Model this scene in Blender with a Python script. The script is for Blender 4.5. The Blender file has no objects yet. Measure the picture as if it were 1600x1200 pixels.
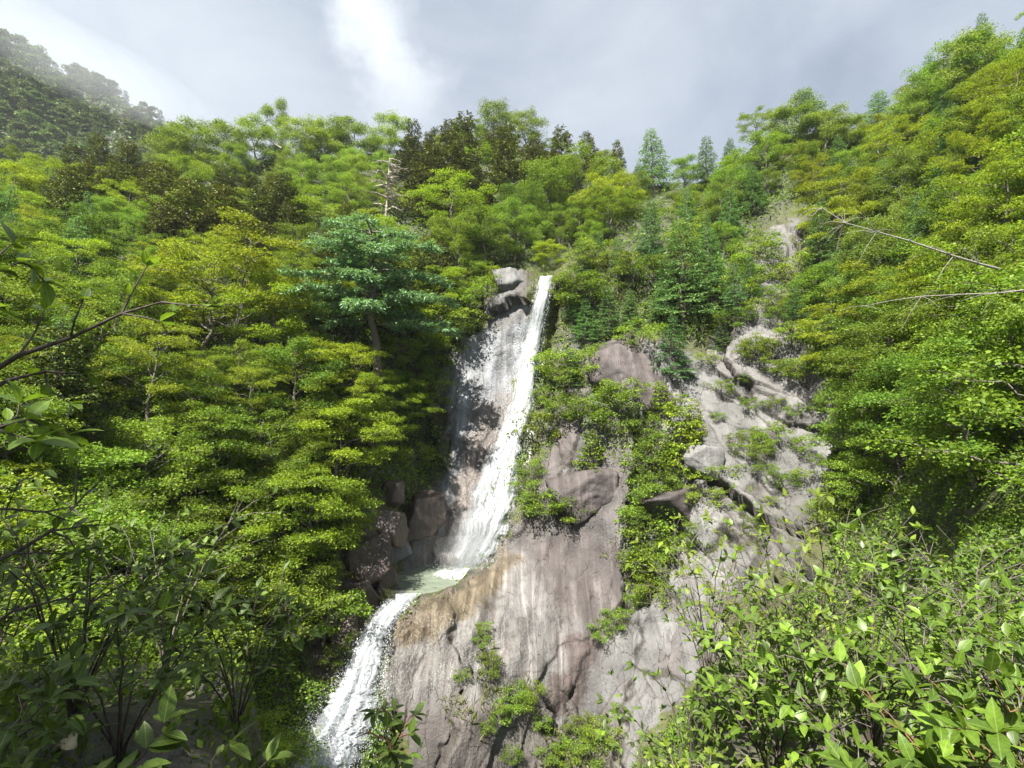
import bpy, math, random
import numpy as np
from mathutils import Vector, Matrix

random.seed(7)
RNG = np.random.default_rng(11)
R = math.radians
SC = bpy.context.scene
COL = SC.collection

# ------------------------------------------------------------------ camera, sky, sun, exposure
F = 800.0                      # focal length in pixels of the 1600 px wide photograph
PITCH = R(4.0)
CAMZ = 12.0                    # metres above the plunge pool
cam_d = bpy.data.cameras.new('camera')
cam_d.sensor_width = 36.0
cam_d.lens = 36.0 * F / 1600.0
cam_d.clip_start = 0.05
cam_d.clip_end = 3000.0
cam = bpy.data.objects.new('camera', cam_d)
cam.location = (0, 0, CAMZ)
cam.rotation_euler = (R(90) + PITCH, 0, 0)
COL.objects.link(cam)
SC.camera = cam

SUN_DIR = Vector((-0.28, -0.48, 0.83)).normalized()     # towards the sun
SUN_EL = math.asin(SUN_DIR.z)
SUN_ROT = math.atan2(SUN_DIR.x, SUN_DIR.y)

def build_world():
    w = bpy.data.worlds.new('World')
    SC.world = w
    w.use_nodes = True
    nt = w.node_tree
    nt.nodes.clear()
    N, L = nt.nodes.new, nt.links.new
    out = N('ShaderNodeOutputWorld')
    bg = N('ShaderNodeBackground')
    sky = N('ShaderNodeTexSky')
    sky.sky_type = 'NISHITA'
    sky.sun_disc = False
    sky.sun_elevation = SUN_EL
    sky.sun_rotation = SUN_ROT
    sky.altitude = 1500
    skyb = N('ShaderNodeVectorMath'); skyb.operation = 'SCALE'
    skyb.inputs['Scale'].default_value = 0.10
    L(sky.outputs[0], skyb.inputs[0])
    tc = N('ShaderNodeTexCoord')
    # the cloud deck: grey-blue with soft lighter and darker masses, thinner near the sun
    mp = N('ShaderNodeMapping'); mp.inputs['Scale'].default_value = (1.3, 1.3, 2.0)
    mp.inputs['Location'].default_value = (0.35, 0.2, 0.1)
    L(tc.outputs['Generated'], mp.inputs['Vector'])
    n1 = N('ShaderNodeTexNoise'); n1.inputs['Scale'].default_value = 1.5
    n1.inputs['Detail'].default_value = 5.0; n1.inputs['Roughness'].default_value = 0.55
    n1.inputs['Distortion'].default_value = 0.8
    L(mp.outputs[0], n1.inputs['Vector'])
    r1 = N('ShaderNodeValToRGB')
    r1.color_ramp.elements[0].position = 0.30; r1.color_ramp.elements[0].color = (0.255, 0.30, 0.37, 1)
    r1.color_ramp.elements[1].position = 0.72; r1.color_ramp.elements[1].color = (0.47, 0.51, 0.56, 1)
    L(n1.outputs['Fac'], r1.inputs[0])
    # brightening towards the sun
    dt = N('ShaderNodeVectorMath'); dt.operation = 'DOT_PRODUCT'
    nrm = N('ShaderNodeVectorMath'); nrm.operation = 'NORMALIZE'
    L(tc.outputs['Generated'], nrm.inputs[0])
    L(nrm.outputs[0], dt.inputs[0])
    glow = Vector((-0.86, 0.50, 0.60)).normalized()
    dt.inputs[1].default_value = glow
    mr = N('ShaderNodeMapRange'); mr.interpolation_type = 'SMOOTHSTEP'
    mr.inputs['From Min'].default_value = 0.80; mr.inputs['From Max'].default_value = 1.02
    mr.inputs['To Max'].default_value = 0.55
    L(dt.outputs['Value'], mr.inputs['Value'])
    mixg = N('ShaderNodeMix'); mixg.data_type = 'RGBA'
    mixg.inputs[7].default_value = (0.62, 0.68, 0.72, 1)
    L(mr.outputs[0], mixg.inputs[0]); L(r1.outputs[0], mixg.inputs[6])
    # a break in the cloud, a bright slanting gap
    b0 = ray(545, -190).normalized(); b1 = ray(612, 110).normalized()
    axis = b0.cross(b1).normalized(); mid = (b0 + b1).normalized()
    wob = N('ShaderNodeTexNoise'); wob.inputs['Scale'].default_value = 5.0; wob.inputs['Detail'].default_value = 5.0; wob.inputs['Roughness'].default_value = 0.6
    L(tc.outputs['Generated'], wob.inputs['Vector'])
    ws = N('ShaderNodeMath'); ws.operation = 'MULTIPLY_ADD'; ws.inputs[1].default_value = 0.30; ws.inputs[2].default_value = -0.15
    L(wob.outputs['Fac'], ws.inputs[0])
    da = N('ShaderNodeVectorMath'); da.operation = 'DOT_PRODUCT'; da.inputs[1].default_value = axis
    L(nrm.outputs[0], da.inputs[0])
    ad = N('ShaderNodeMath'); ad.operation = 'ADD'; L(da.outputs['Value'], ad.inputs[0]); L(ws.outputs[0], ad.inputs[1])
    ab = N('ShaderNodeMath'); ab.operation = 'ABSOLUTE'; L(ad.outputs[0], ab.inputs[0])
    m2 = N('ShaderNodeMapRange'); m2.interpolation_type = 'SMOOTHSTEP'
    m2.inputs['From Min'].default_value = 0.0; m2.inputs['From Max'].default_value = 0.085
    m2.inputs['To Min'].default_value = 1.0; m2.inputs['To Max'].default_value = 0.0
    L(ab.outputs[0], m2.inputs['Value'])
    dm = N('ShaderNodeVectorMath'); dm.operation = 'DOT_PRODUCT'; dm.inputs[1].default_value = mid
    L(nrm.outputs[0], dm.inputs[0])
    m3 = N('ShaderNodeMapRange'); m3.interpolation_type = 'SMOOTHSTEP'
    m3.inputs['From Min'].default_value = 0.972; m3.inputs['From Max'].default_value = 1.0
    L(dm.outputs['Value'], m3.inputs['Value'])
    mu = N('ShaderNodeMath'); mu.operation = 'MULTIPLY'; L(m2.outputs[0], mu.inputs[0]); L(m3.outputs[0], mu.inputs[1])
    mixb = N('ShaderNodeMix'); mixb.data_type = 'RGBA'
    mixb.inputs[7].default_value = (0.66, 0.70, 0.73, 1)
    L(mu.outputs[0], mixb.inputs[0]); L(mixg.outputs[2], mixb.inputs[6])
    # clear sky is only a small share of what comes through the deck
    mixs = N('ShaderNodeMix'); mixs.data_type = 'RGBA'; mixs.inputs[0].default_value = 0.90
    L(skyb.outputs[0], mixs.inputs[6]); L(mixb.outputs[2], mixs.inputs[7])
    L(mixs.outputs[2], bg.inputs['Color'])
    bg.inputs['Strength'].default_value = 0.50
    L(bg.outputs[0], out.inputs[0])

def ray(u, v):
    b = (600.0 - v) / F
    return Vector(((u - 800.0) / F, math.cos(PITCH) - math.sin(PITCH) * b, math.sin(PITCH) + math.cos(PITCH) * b))

build_world()
sun_d = bpy.data.lights.new('sun', 'SUN')
sun_d.energy = 5.0
sun_d.angle = R(0.6)
sun_d.color = (1.0, 0.95, 0.86)
sun = bpy.data.objects.new('sun', sun_d)
sun.rotation_euler = (-SUN_DIR).to_track_quat('-Z', 'Y').to_euler()
sun.location = (-40, -10, 80)
COL.objects.link(sun)
SC.view_settings.view_transform = 'Standard'
SC.view_settings.look = 'None'
SC.view_settings.gamma = 1.0
SC.view_settings.exposure = 1.75
SC.render.engine = 'CYCLES'
cy = SC.cycles
cy.max_bounces = 6; cy.diffuse_bounces = 4; cy.glossy_bounces = 2; cy.transmission_bounces = 4
cy.transparent_max_bounces = 12; cy.volume_bounces = 0
cy.caustics_reflective = False; cy.caustics_refractive = False
cy.use_denoising = True
cy.use_adaptive_sampling = True; cy.adaptive_threshold = 0.02
cy.sample_clamp_indirect = 6.0

# ------------------------------------------------------------------ numeric helpers
def P(u, v, d):
    """pixel(s) of the photograph and distance along +Y -> world points (N,3)"""
    u = np.asarray(u, float); v = np.asarray(v, float); d = np.asarray(d, float)
    b = (600.0 - v) / F
    ry = math.cos(PITCH) - math.sin(PITCH) * b
    rz = math.sin(PITCH) + math.cos(PITCH) * b
    rx = (u - 800.0) / F
    s = d / ry
    return np.stack([rx * s, np.broadcast_to(d, s.shape) * 1.0, CAMZ + rz * s], -1)

def proj(p):
    p = np.asarray(p, float)
    x, y, z = p[..., 0], p[..., 1], p[..., 2] - CAMZ
    f = y * math.cos(PITCH) + z * math.sin(PITCH)
    g = -y * math.sin(PITCH) + z * math.cos(PITCH)
    f = np.maximum(f, 0.05)
    return 800 + F * x / f, 600 - F * g / f

_perm = np.random.default_rng(3).permutation(256)
_perm = np.concatenate([_perm, _perm, _perm])
_grad = np.random.default_rng(4).normal(size=(256, 3))
_grad /= np.linalg.norm(_grad, axis=1)[:, None]

def perlin(p):
    i = np.floor(p).astype(np.int64); f = p - i
    i &= 255
    w = f * f * f * (f * (f * 6 - 15) + 10)
    tot = 0
    for dx in (0, 1):
        for dy in (0, 1):
            for dz in (0, 1):
                h = _perm[_perm[_perm[(i[:, 0] + dx) & 255] + ((i[:, 1] + dy) & 255)] + ((i[:, 2] + dz) & 255)]
                g = _grad[h]
                dot = g[:, 0] * (f[:, 0] - dx) + g[:, 1] * (f[:, 1] - dy) + g[:, 2] * (f[:, 2] - dz)
                wt = (w[:, 0] if dx else 1 - w[:, 0]) * (w[:, 1] if dy else 1 - w[:, 1]) * (w[:, 2] if dz else 1 - w[:, 2])
                tot = tot + wt * dot
    return tot * 1.6

def fbm(p, octaves=4, lac=2.0, gain=0.5):
    a, t = 1.0, 0
    for o in range(octaves):
        t = t + a * perlin(p + 17.3 * o); p = p * lac; a *= gain
    return t

_vr = np.random.default_rng(5).random((256, 7))
def voro(p):
    """cellular blocks: (block height with a tilt of its own, distance to the nearest joint)"""
    i = np.floor(p).astype(np.int64)
    n = len(p)
    f1 = np.full(n, 9.0); f2 = np.full(n, 9.0)
    best = np.zeros(n, int); bv = np.zeros((n, 3))
    for dx in (-1, 0, 1):
        for dy in (-1, 0, 1):
            for dz in (-1, 0, 1):
                c = i + np.array([dx, dy, dz])
                h = _perm[_perm[_perm[c[:, 0] & 255] + (c[:, 1] & 255)] + (c[:, 2] & 255)]
                q = c + _vr[h, :3]
                dv = p - q
                dd = np.sqrt((dv ** 2).sum(1))
                nearer = dd < f1
                f2 = np.where(nearer, f1, np.minimum(f2, dd))
                best = np.where(nearer, h, best)
                bv = np.where(nearer[:, None], dv, bv)
                f1 = np.minimum(f1, dd)
    tilt = (_vr[best, 3:6] - 0.5) * 1.6
    return (_vr[best, 6] - 0.5) + (tilt * bv).sum(1), f2 - f1, _vr[best, 6]

def smooth(x, a, b):
    t = np.clip((x - a) / (b - a), 0, 1)
    return t * t * (3 - 2 * t)

def sdist(poly, u, v):
    """signed distance in pixels to a polygon, positive inside"""
    poly = np.asarray(poly, float)
    u = np.asarray(u, float); v = np.asarray(v, float)
    best = np.full(u.shape, 1e9); ins = np.zeros(u.shape, bool)
    for k in range(len(poly)):
        x0, y0 = poly[k]; x1, y1 = poly[(k + 1) % len(poly)]
        ex, ey = x1 - x0, y1 - y0
        t = np.clip(((u - x0) * ex + (v - y0) * ey) / (ex * ex + ey * ey + 1e-9), 0, 1)
        best = np.minimum(best, np.hypot(u - x0 - t * ex, v - y0 - t * ey))
        c = ((y0 > v) != (y1 > v)) & (u < ex * (v - y0) / (ey if abs(ey) > 1e-9 else 1e-9) + x0)
        ins ^= c
    return np.where(ins, best, -best)

# ------------------------------------------------------------------ object helpers
def new_obj(name, data, parent=None):
    o = bpy.data.objects.new(name, data)
    COL.objects.link(o)
    if parent is not None:
        o.parent = parent
    return o

def tag(o, label=None, cat=None, group=None, kind=None):
    if label: o['label'] = label
    if cat: o['category'] = cat
    if group: o['group'] = group
    if kind: o['kind'] = kind
    return o

def mesh_np(name, verts, faces, mat, smooth_shade=False):
    """faces: (M,3) or (M,4) int array, or list of such arrays"""
    me = bpy.data.meshes.new(name)
    verts = np.ascontiguousarray(verts, np.float32)
    fl = faces if isinstance(faces, list) else [faces]
    fl = [np.asarray(f, np.int32) for f in fl if len(f)]
    loops = np.concatenate([f.ravel() for f in fl])
    tot = np.concatenate([np.full(len(f), f.shape[1], np.int32) for f in fl])
    start = np.concatenate([[0], np.cumsum(tot)[:-1]]).astype(np.int32)
    me.vertices.add(len(verts)); me.vertices.foreach_set('co', verts.ravel())
    me.loops.add(len(loops)); me.loops.foreach_set('vertex_index', loops)
    me.polygons.add(len(tot)); me.polygons.foreach_set('loop_start', start); me.polygons.foreach_set('loop_total', tot)
    if smooth_shade:
        me.polygons.foreach_set('use_smooth', np.ones(len(tot), bool))
    me.update(calc_edges=True)
    if mat: me.materials.append(mat)
    return me

def set_attr(me, name, arr):
    arr = np.asarray(arr, np.float32)
    if arr.ndim == 1:
        a = me.attributes.new(name, 'FLOAT', 'POINT'); a.data.foreach_set('value', arr)
    else:
        c = np.ones((len(arr), 4), np.float32); c[:, :3] = arr
        a = me.attributes.new(name, 'FLOAT_COLOR', 'POINT'); a.data.foreach_set('color', c.ravel())

class Tubes:
    def __init__(self): self.v = []; self.f = []; self.n = 0
    def add(self, pts, radii, sides=6):
        pts = np.asarray(pts, float); k = len(pts)
        radii = np.broadcast_to(radii, (k,))
        tan = np.gradient(pts, axis=0); tan /= np.linalg.norm(tan, axis=1)[:, None] + 1e-9
        ref = np.where(np.abs(tan[:, 2:3]) > 0.9, np.array([[1.0, 0, 0]]), np.array([[0, 0, 1.0]]))
        a = np.cross(tan, ref); a /= np.linalg.norm(a, axis=1)[:, None] + 1e-9
        b = np.cross(tan, a)
        th = np.linspace(0, 2 * math.pi, sides, endpoint=False)
        ring = pts[:, None, :] + radii[:, None, None] * (np.cos(th)[None, :, None] * a[:, None, :] + np.sin(th)[None, :, None] * b[:, None, :])
        self.v.append(ring.reshape(-1, 3))
        i = np.arange(k - 1)[:, None] * sides; j = np.arange(sides)[None, :]; j2 = (j + 1) % sides
        self.f.append(np.stack([i + j, i + j2, i + sides + j2, i + sides + j], -1).reshape(-1, 4) + self.n)
        self.n += k * sides
    def mesh(self, name, mat):
        return mesh_np(name, np.concatenate(self.v), np.concatenate(self.f), mat, True)

def unit(a):
    return a / (np.linalg.norm(a, axis=-1, keepdims=True) + 1e-9)

def leaf_quads(c, axis, nrm, length, width, fold=0.15, rng=RNG):
    """rhombic leaves: c base points, axis direction, nrm face normal"""
    n = len(c)
    axis = unit(axis); side = unit(np.cross(axis, nrm)); up = np.cross(side, axis)
    length = np.broadcast_to(length, (n,))[:, None]; width = np.broadcast_to(width, (n,))[:, None]
    base = c; tip = c + axis * length - up * length * 0.08
    m = c + axis * length * 0.45
    l = m + side * width * 0.5 + up * width * fold; r = m - side * width * 0.5 + up * width * fold
    v = np.stack([base, r, tip, l], 1).reshape(-1, 3)
    return v, np.arange(n * 4, dtype=np.int32).reshape(n, 4)

# ------------------------------------------------------------------ materials
def mat_new(name):
    m = bpy.data.materials.new(name); m.use_nodes = True
    nt = m.node_tree; nt.nodes.clear()
    return m, nt, nt.nodes.new, nt.links.new

def ramp(N, L, src, stops):
    r = N('ShaderNodeValToRGB')
    e = r.color_ramp.elements
    while len(e) < len(stops): e.new(0.5)
    for k, (p, c) in enumerate(stops):
        e[k].position = p; e[k].color = (c, c, c, 1) if isinstance(c, (int, float)) else (*c, 1)
    if src is not None: L(src, r.inputs[0])
    return r.outputs[0]

def mixc(N, L, fac, a, b, mode='MIX'):
    m = N('ShaderNodeMix'); m.data_type = 'RGBA'; m.blend_type = mode
    for s, x in ((0, fac), (6, a), (7, b)):
        if isinstance(x, (int, float)): m.inputs[s].default_value = x
        elif isinstance(x, tuple): m.inputs[s].default_value = (*x, 1)
        else: L(x, m.inputs[s])
    return m.outputs[2]

def math_n(N, L, op, a, b=None, clamp=False):
    m = N('ShaderNodeMath'); m.operation = op; m.use_clamp = clamp
    for s, x in ((0, a), (1, b)):
        if x is None: continue
        if isinstance(x, (int, float)): m.inputs[s].default_value = x
        else: L(x, m.inputs[s])
    return m.outputs[0]

def leaf_material(name, dark, mid, light, trans=0.46, spec=0.25, rough=0.55, veins=False):
    m, nt, N, L = mat_new(name)
    out = N('ShaderNodeOutputMaterial')
    geo = N('ShaderNodeNewGeometry'); oi = N('ShaderNodeObjectInfo')
    col = ramp(N, L, geo.outputs['Random Per Island'], [(0.0, dark), (0.45, mid), (1.0, light)])
    # every plant has its own tone
    hs = N('ShaderNodeHueSaturation')
    hv = math_n(N, L, 'MULTIPLY_ADD', oi.outputs['Random'], 0.030)
    hv.node.inputs[2].default_value = 0.482
    L(hv, hs.inputs['Hue'])
    vv = N('ShaderNodeMath'); vv.operation = 'MULTIPLY_ADD'; vv.inputs[1].default_value = 7.13; vv.inputs[2].default_value = 0.0
    L(oi.outputs['Random'], vv.inputs[0])
    fr = math_n(N, L, 'FRACT', vv.outputs[0])
    va = N('ShaderNodeMath'); va.operation = 'MULTIPLY_ADD'; va.inputs[1].default_value = 0.50; va.inputs[2].default_value = 0.74
    L(fr, va.inputs[0]); L(va.outputs[0], hs.inputs['Value'])
    if veins:
        tc = N('ShaderNodeTexCoord'); sx = N('ShaderNodeSeparateXYZ'); L(tc.outputs['Object'], sx.inputs[0])
        ax = math_n(N, L, 'ABSOLUTE', sx.outputs['X'])
        rib = ramp(N, L, ax, [(0.008, 1.0), (0.022, 0.0)])
        wv = math_n(N, L, 'SINE', math_n(N, L, 'MULTIPLY', math_n(N, L, 'SUBTRACT', sx.outputs['Y'], math_n(N, L, 'MULTIPLY', ax, 0.9)), 48.0))
        rib = math_n(N, L, 'MAXIMUM', rib, math_n(N, L, 'MULTIPLY', ramp(N, L, wv, [(0.80, 0.0), (1.0, 1.0)]), 0.45))
        ov = N('ShaderNodeVectorMath'); ov.operation = 'ADD'; L(tc.outputs['Object'], ov.inputs[0]); L(oi.outputs['Location'], ov.inputs[1])
        nz = N('ShaderNodeTexNoise'); nz.inputs['Scale'].default_value = 5.0; nz.inputs['Detail'].default_value = 3; L(ov.outputs[0], nz.inputs['Vector'])
        own = ramp(N, L, oi.outputs['Random'], [(0.0, dark), (0.5, mid), (1.0, light)])
        col = mixc(N, L, 1.0, own, ramp(N, L, nz.outputs['Fac'], [(0.3, 0.75), (0.7, 1.2)]), 'MULTIPLY')
        col = mixc(N, L, ramp(N, L, nz.outputs['Fac'], [(0.70, 0.0), (0.76, 0.6)]), col, (0.16, 0.12, 0.03))
        col = mixc(N, L, math_n(N, L, 'MULTIPLY', rib, 0.5), col, (0.26, 0.34, 0.10))
    L(col, hs.inputs['Color'])
    p = N('ShaderNodeBsdfPrincipled'); p.inputs['Roughness'].default_value = rough
    p.inputs['Specular IOR Level'].default_value = spec
    L(hs.outputs[0], p.inputs['Base Color'])
    t = N('ShaderNodeBsdfTranslucent')
    tcol = mixc(N, L, 1.0, hs.outputs[0], (1.15, 1.1, 0.55), 'MULTIPLY')
    L(tcol, t.inputs['Color'])
    mx = N('ShaderNodeMixShader'); mx.inputs[0].default_value = trans
    L(p.outputs[0], mx.inputs[1]); L(t.outputs[0], mx.inputs[2]); L(mx.outputs[0], out.inputs[0])
    return m

def bark_material(name, a, b, scale=9.0):
    m, nt, N, L = mat_new(name)
    out = N('ShaderNodeOutputMaterial'); p = N('ShaderNodeBsdfPrincipled')
    tc = N('ShaderNodeTexCoord'); mp = N('ShaderNodeMapping'); mp.inputs['Scale'].default_value = (scale, scale, scale * 0.25)
    L(tc.outputs['Object'], mp.inputs[0])
    n = N('ShaderNodeTexNoise'); n.inputs['Detail'].default_value = 6; L(mp.outputs[0], n.inputs['Vector'])
    L(ramp(N, L, n.outputs['Fac'], [(0.3, a), (0.7, b)]), p.inputs['Base Color'])
    p.inputs['Roughness'].default_value = 0.85
    bp = N('ShaderNodeBump'); bp.inputs['Strength'].default_value = 0.6; bp.inputs['Distance'].default_value = 0.03
    L(n.outputs['Fac'], bp.inputs['Height']); L(bp.outputs[0], p.inputs['Normal'])
    L(p.outputs[0], out.inputs[0])
    return m

M = {}
M['maple'] = leaf_material('maple_leaf', (0.09, 0.16, 0.012), (0.19, 0.275, 0.018), (0.3, 0.375, 0.03))
M['broadleaf'] = leaf_material('broadleaf_leaf', (0.06, 0.13, 0.018), (0.13, 0.225, 0.026), (0.22, 0.32, 0.04))
M['birch'] = leaf_material('birch_leaf', (0.09, 0.165, 0.026), (0.155, 0.25, 0.038), (0.235, 0.335, 0.06))
M['hemlock'] = leaf_material('hemlock_needle', (0.026, 0.044, 0.012), (0.065, 0.092, 0.016), (0.2, 0.22, 0.03), trans=0.15)
M['larch'] = leaf_material('larch_needle', (0.07, 0.16, 0.05), (0.115, 0.23, 0.075), (0.185, 0.315, 0.105), trans=0.25)
M['bluelarch'] = leaf_material('blue_larch_needle', (0.09, 0.185, 0.085), (0.165, 0.30, 0.14), (0.26, 0.41, 0.20), trans=0.25)
M['fir'] = leaf_material('young_fir_needle', (0.07, 0.135, 0.010), (0.15, 0.235, 0.014), (0.25, 0.325, 0.02), trans=0.25)
M['shrub'] = leaf_material('shrub_leaf', (0.075, 0.15, 0.016), (0.15, 0.24, 0.024), (0.24, 0.335, 0.036))
M['cover'] = leaf_material('undergrowth_leaf', (0.055, 0.105, 0.016), (0.11, 0.19, 0.024), (0.185, 0.27, 0.04))
M['grass'] = leaf_material('grass_blade', (0.08, 0.12, 0.02), (0.15, 0.195, 0.035), (0.26, 0.25, 0.09))
M['far'] = leaf_material('far_leaf', (0.04, 0.085, 0.028), (0.1, 0.165, 0.045), (0.18, 0.26, 0.07), trans=0.2)
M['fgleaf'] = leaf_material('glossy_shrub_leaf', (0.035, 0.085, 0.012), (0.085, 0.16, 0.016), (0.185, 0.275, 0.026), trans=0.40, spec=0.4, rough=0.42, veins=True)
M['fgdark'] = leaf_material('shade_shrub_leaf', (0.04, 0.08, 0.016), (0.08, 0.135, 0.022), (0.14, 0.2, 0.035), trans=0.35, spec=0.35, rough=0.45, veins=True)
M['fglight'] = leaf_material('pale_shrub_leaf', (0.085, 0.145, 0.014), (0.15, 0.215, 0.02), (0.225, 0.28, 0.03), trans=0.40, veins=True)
M['bark'] = bark_material('grey_bark', (0.06, 0.05, 0.04), (0.17, 0.15, 0.125))
M['darkbark'] = bark_material('dark_bark', (0.03, 0.022, 0.018), (0.09, 0.07, 0.055))
M['paleb'] = bark_material('pale_bark', (0.13, 0.12, 0.10), (0.33, 0.31, 0.27))
M['snag'] = bark_material('bleached_wood', (0.18, 0.15, 0.115), (0.42, 0.385, 0.33))
M['redstem'] = bark_material('reddish_stem', (0.10, 0.05, 0.025), (0.20, 0.105, 0.05))

def rock_nodes(N, L, base_socket, pos, seep=None, streak=1.0):
    """weathered granite: mottling, pale lichen, dark seep streaks, fine cracks; returns colour, height"""
    n1 = N('ShaderNodeTexNoise'); n1.inputs['Scale'].default_value = 0.55; n1.inputs['Detail'].default_value = 5; n1.inputs['Roughness'].default_value = 0.62
    L(pos, n1.inputs['Vector'])
    c = mixc(N, L, 1.0, base_socket, ramp(N, L, n1.outputs['Fac'], [(0.28, 0.50), (0.5, 1.0), (0.75, 1.45)]), 'MULTIPLY')
    # seep streaks run down the dip of the slab
    mp = N('ShaderNodeMapping'); mp.inputs['Rotation'].default_value = (0, R(-22), 0); mp.inputs['Scale'].default_value = (1.5, 0.08, 0.11)
    L(pos, mp.inputs[0])
    n2 = N('ShaderNodeTexNoise'); n2.inputs['Scale'].default_value = 1.0; n2.inputs['Detail'].default_value = 4; n2.inputs['Roughness'].default_value = 0.6
    n2.inputs['Distortion'].default_value = 0.9
    L(mp.outputs[0], n2.inputs['Vector'])
    st = ramp(N, L, n2.outputs['Fac'], [(0.30, (0.34, 0.29, 0.29)), (0.45, (0.78, 0.74, 0.73)), (0.55, (1.05, 1.05, 1.05)), (0.68, (1.75, 1.75, 1.77))])
    sm = math_n(N, L, 'MULTIPLY', ramp(N, L, n1.outputs['Fac'], [(0.36, 0.45), (0.60, 1.0)]), streak)
    if seep is not None: sm = math_n(N, L, 'MULTIPLY', sm, seep)
    c = mixc(N, L, sm, c, st, 'MULTIPLY')
    # lichen spots
    n3 = N('ShaderNodeTexNoise'); n3.inputs['Scale'].default_value = 1.6; n3.inputs['Detail'].default_value = 5; n3.inputs['Roughness'].default_value = 0.7
    L(pos, n3.inputs['Vector'])
    c = mixc(N, L, ramp(N, L, n3.outputs['Fac'], [(0.64, 0.0), (0.74, 0.5)]), c, (0.27, 0.268, 0.258))
    c = mixc(N, L, ramp(N, L, n3.outputs['Fac'], [(0.30, 0.55), (0.37, 0.0)]), c, (0.085, 0.07, 0.062))
    # fine fissures
    v = N('ShaderNodeTexVoronoi'); v.feature = 'DISTANCE_TO_EDGE'; v.inputs['Scale'].default_value = 0.8
    mv = N('ShaderNodeMapping'); mv.inputs['Rotation'].default_value = (0, R(28), 0); mv.inputs['Scale'].default_value = (1.5, 0.7, 0.35)
    L(pos, mv.inputs[0])
    wv = N('ShaderNodeVectorMath'); wv.operation = 'MULTIPLY_ADD'; wv.inputs[1].default_value = (0.8, 0.8, 0.8)
    L(n1.outputs['Color'], wv.inputs[0]); L(mv.outputs[0], wv.inputs[2]); L(wv.outputs[0], v.inputs['Vector'])
    fis = ramp(N, L, v.outputs['Distance'], [(0.0, 0.0), (0.014, 1.0)])
    fis = math_n(N, L, 'MAXIMUM', fis, ramp(N, L, n3.outputs['Fac'], [(0.42, 0.0), (0.50, 1.0)]))
    c = mixc(N, L, 1.0, c, ramp(N, L, fis, [(0.0, 0.5), (1.0, 1.0)]), 'MULTIPLY')
    n4 = N('ShaderNodeTexNoise'); n4.inputs['Scale'].default_value = 5.0; n4.inputs['Detail'].default_value = 4; n4.inputs['Roughness'].default_value = 0.7
    L(pos, n4.inputs['Vector'])
    h = math_n(N, L, 'MULTIPLY', n4.outputs['Fac'], 0.5)
    h = math_n(N, L, 'ADD', h, math_n(N, L, 'MULTIPLY', fis, 0.25))
    h = math_n(N, L, 'ADD', h, math_n(N, L, 'MULTIPLY', n2.outputs['Fac'], 0.6))
    return c, h

def terrain_material():
    m, nt, N, L = mat_new('hillside_ground')
    out = N('ShaderNodeOutputMaterial'); p = N('ShaderNodeBsdfPrincipled')
    geo = N('ShaderNodeNewGeometry'); pos = geo.outputs['Position']
    def att(n):
        a = N('ShaderNodeAttribute'); a.attribute_name = n; return a
    a_col, a_veg, a_wet, a_moss = att('rockcol'), att('veg'), att('wet'), att('moss')
    a_seep = att('seep')
    c, h = rock_nodes(N, L, a_col.outputs['Color'], pos, seep=a_seep.outputs['Fac'])
    nm = N('ShaderNodeTexNoise'); nm.inputs['Scale'].default_value = 1.1; nm.inputs['Detail'].default_value = 4; nm.inputs['Roughness'].default_value = 0.65
    L(pos, nm.inputs['Vector'])
    ms = math_n(N, L, 'ADD', math_n(N, L, 'MULTIPLY', a_moss.outputs['Fac'], 0.55), math_n(N, L, 'MULTIPLY', nm.outputs['Fac'], 0.75))
    msf = ramp(N, L, ms, [(0.58, 0.0), (0.70, 0.9)])
    n5 = N('ShaderNodeTexNoise'); n5.inputs['Scale'].default_value = 3.3; n5.inputs['Detail'].default_value = 3; L(pos, n5.inputs['Vector'])
    mc = ramp(N, L, n5.outputs['Fac'], [(0.3, (0.030, 0.036, 0.008)), (0.55, (0.058, 0.068, 0.012)), (0.78, (0.095, 0.078, 0.022))])
    c = mixc(N, L, msf, c, mc)
    soil = ramp(N, L, n5.outputs['Fac'], [(0.3, (0.014, 0.016, 0.007)), (0.55, (0.028, 0.036, 0.009)), (0.8, (0.05, 0.055, 0.016))])
    c = mixc(N, L, a_veg.outputs['Fac'], c, soil)
    L(c, p.inputs['Base Color'])
    L(ramp(N, L, a_wet.outputs['Fac'], [(0.0, 0.72), (1.0, 0.22)]), p.inputs['Roughness'])
    bp = N('ShaderNodeBump'); bp.inputs['Strength'].default_value = 0.9; bp.inputs['Distance'].default_value = 0.28
    hm = math_n(N, L, 'MULTIPLY', h, math_n(N, L, 'SUBTRACT', 1.0, a_veg.outputs['Fac']))
    L(hm, bp.inputs['Height']); L(bp.outputs[0], p.inputs['Normal'])
    L(p.outputs[0], out.inputs[0])
    return m
M['terrain'] = terrain_material()

def boulder_material(name, colour, wet=0.0, streak=0.4):
    m, nt, N, L = mat_new(name)
    out = N('ShaderNodeOutputMaterial'); p = N('ShaderNodeBsdfPrincipled')
    geo = N('ShaderNodeNewGeometry')
    rgb = N('ShaderNodeRGB'); rgb.outputs[0].default_value = (*colour, 1)
    c, h = rock_nodes(N, L, rgb.outputs[0], geo.outputs['Position'], streak=streak)
    L(c, p.inputs['Base Color']); p.inputs['Roughness'].default_value = 0.75 - 0.5 * wet
    bp = N('ShaderNodeBump'); bp.inputs['Strength'].default_value = 0.7; bp.inputs['Distance'].default_value = 0.18
    L(h, bp.inputs['Height']); L(bp.outputs[0], p.inputs['Normal']); L(p.outputs[0], out.inputs[0])
    return m
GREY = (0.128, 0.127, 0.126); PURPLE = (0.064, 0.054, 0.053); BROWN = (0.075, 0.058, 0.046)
DARK = (0.075, 0.058, 0.048); SLAB = (0.142, 0.152, 0.164); ORANGE = (0.105, 0.084, 0.052)
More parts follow.
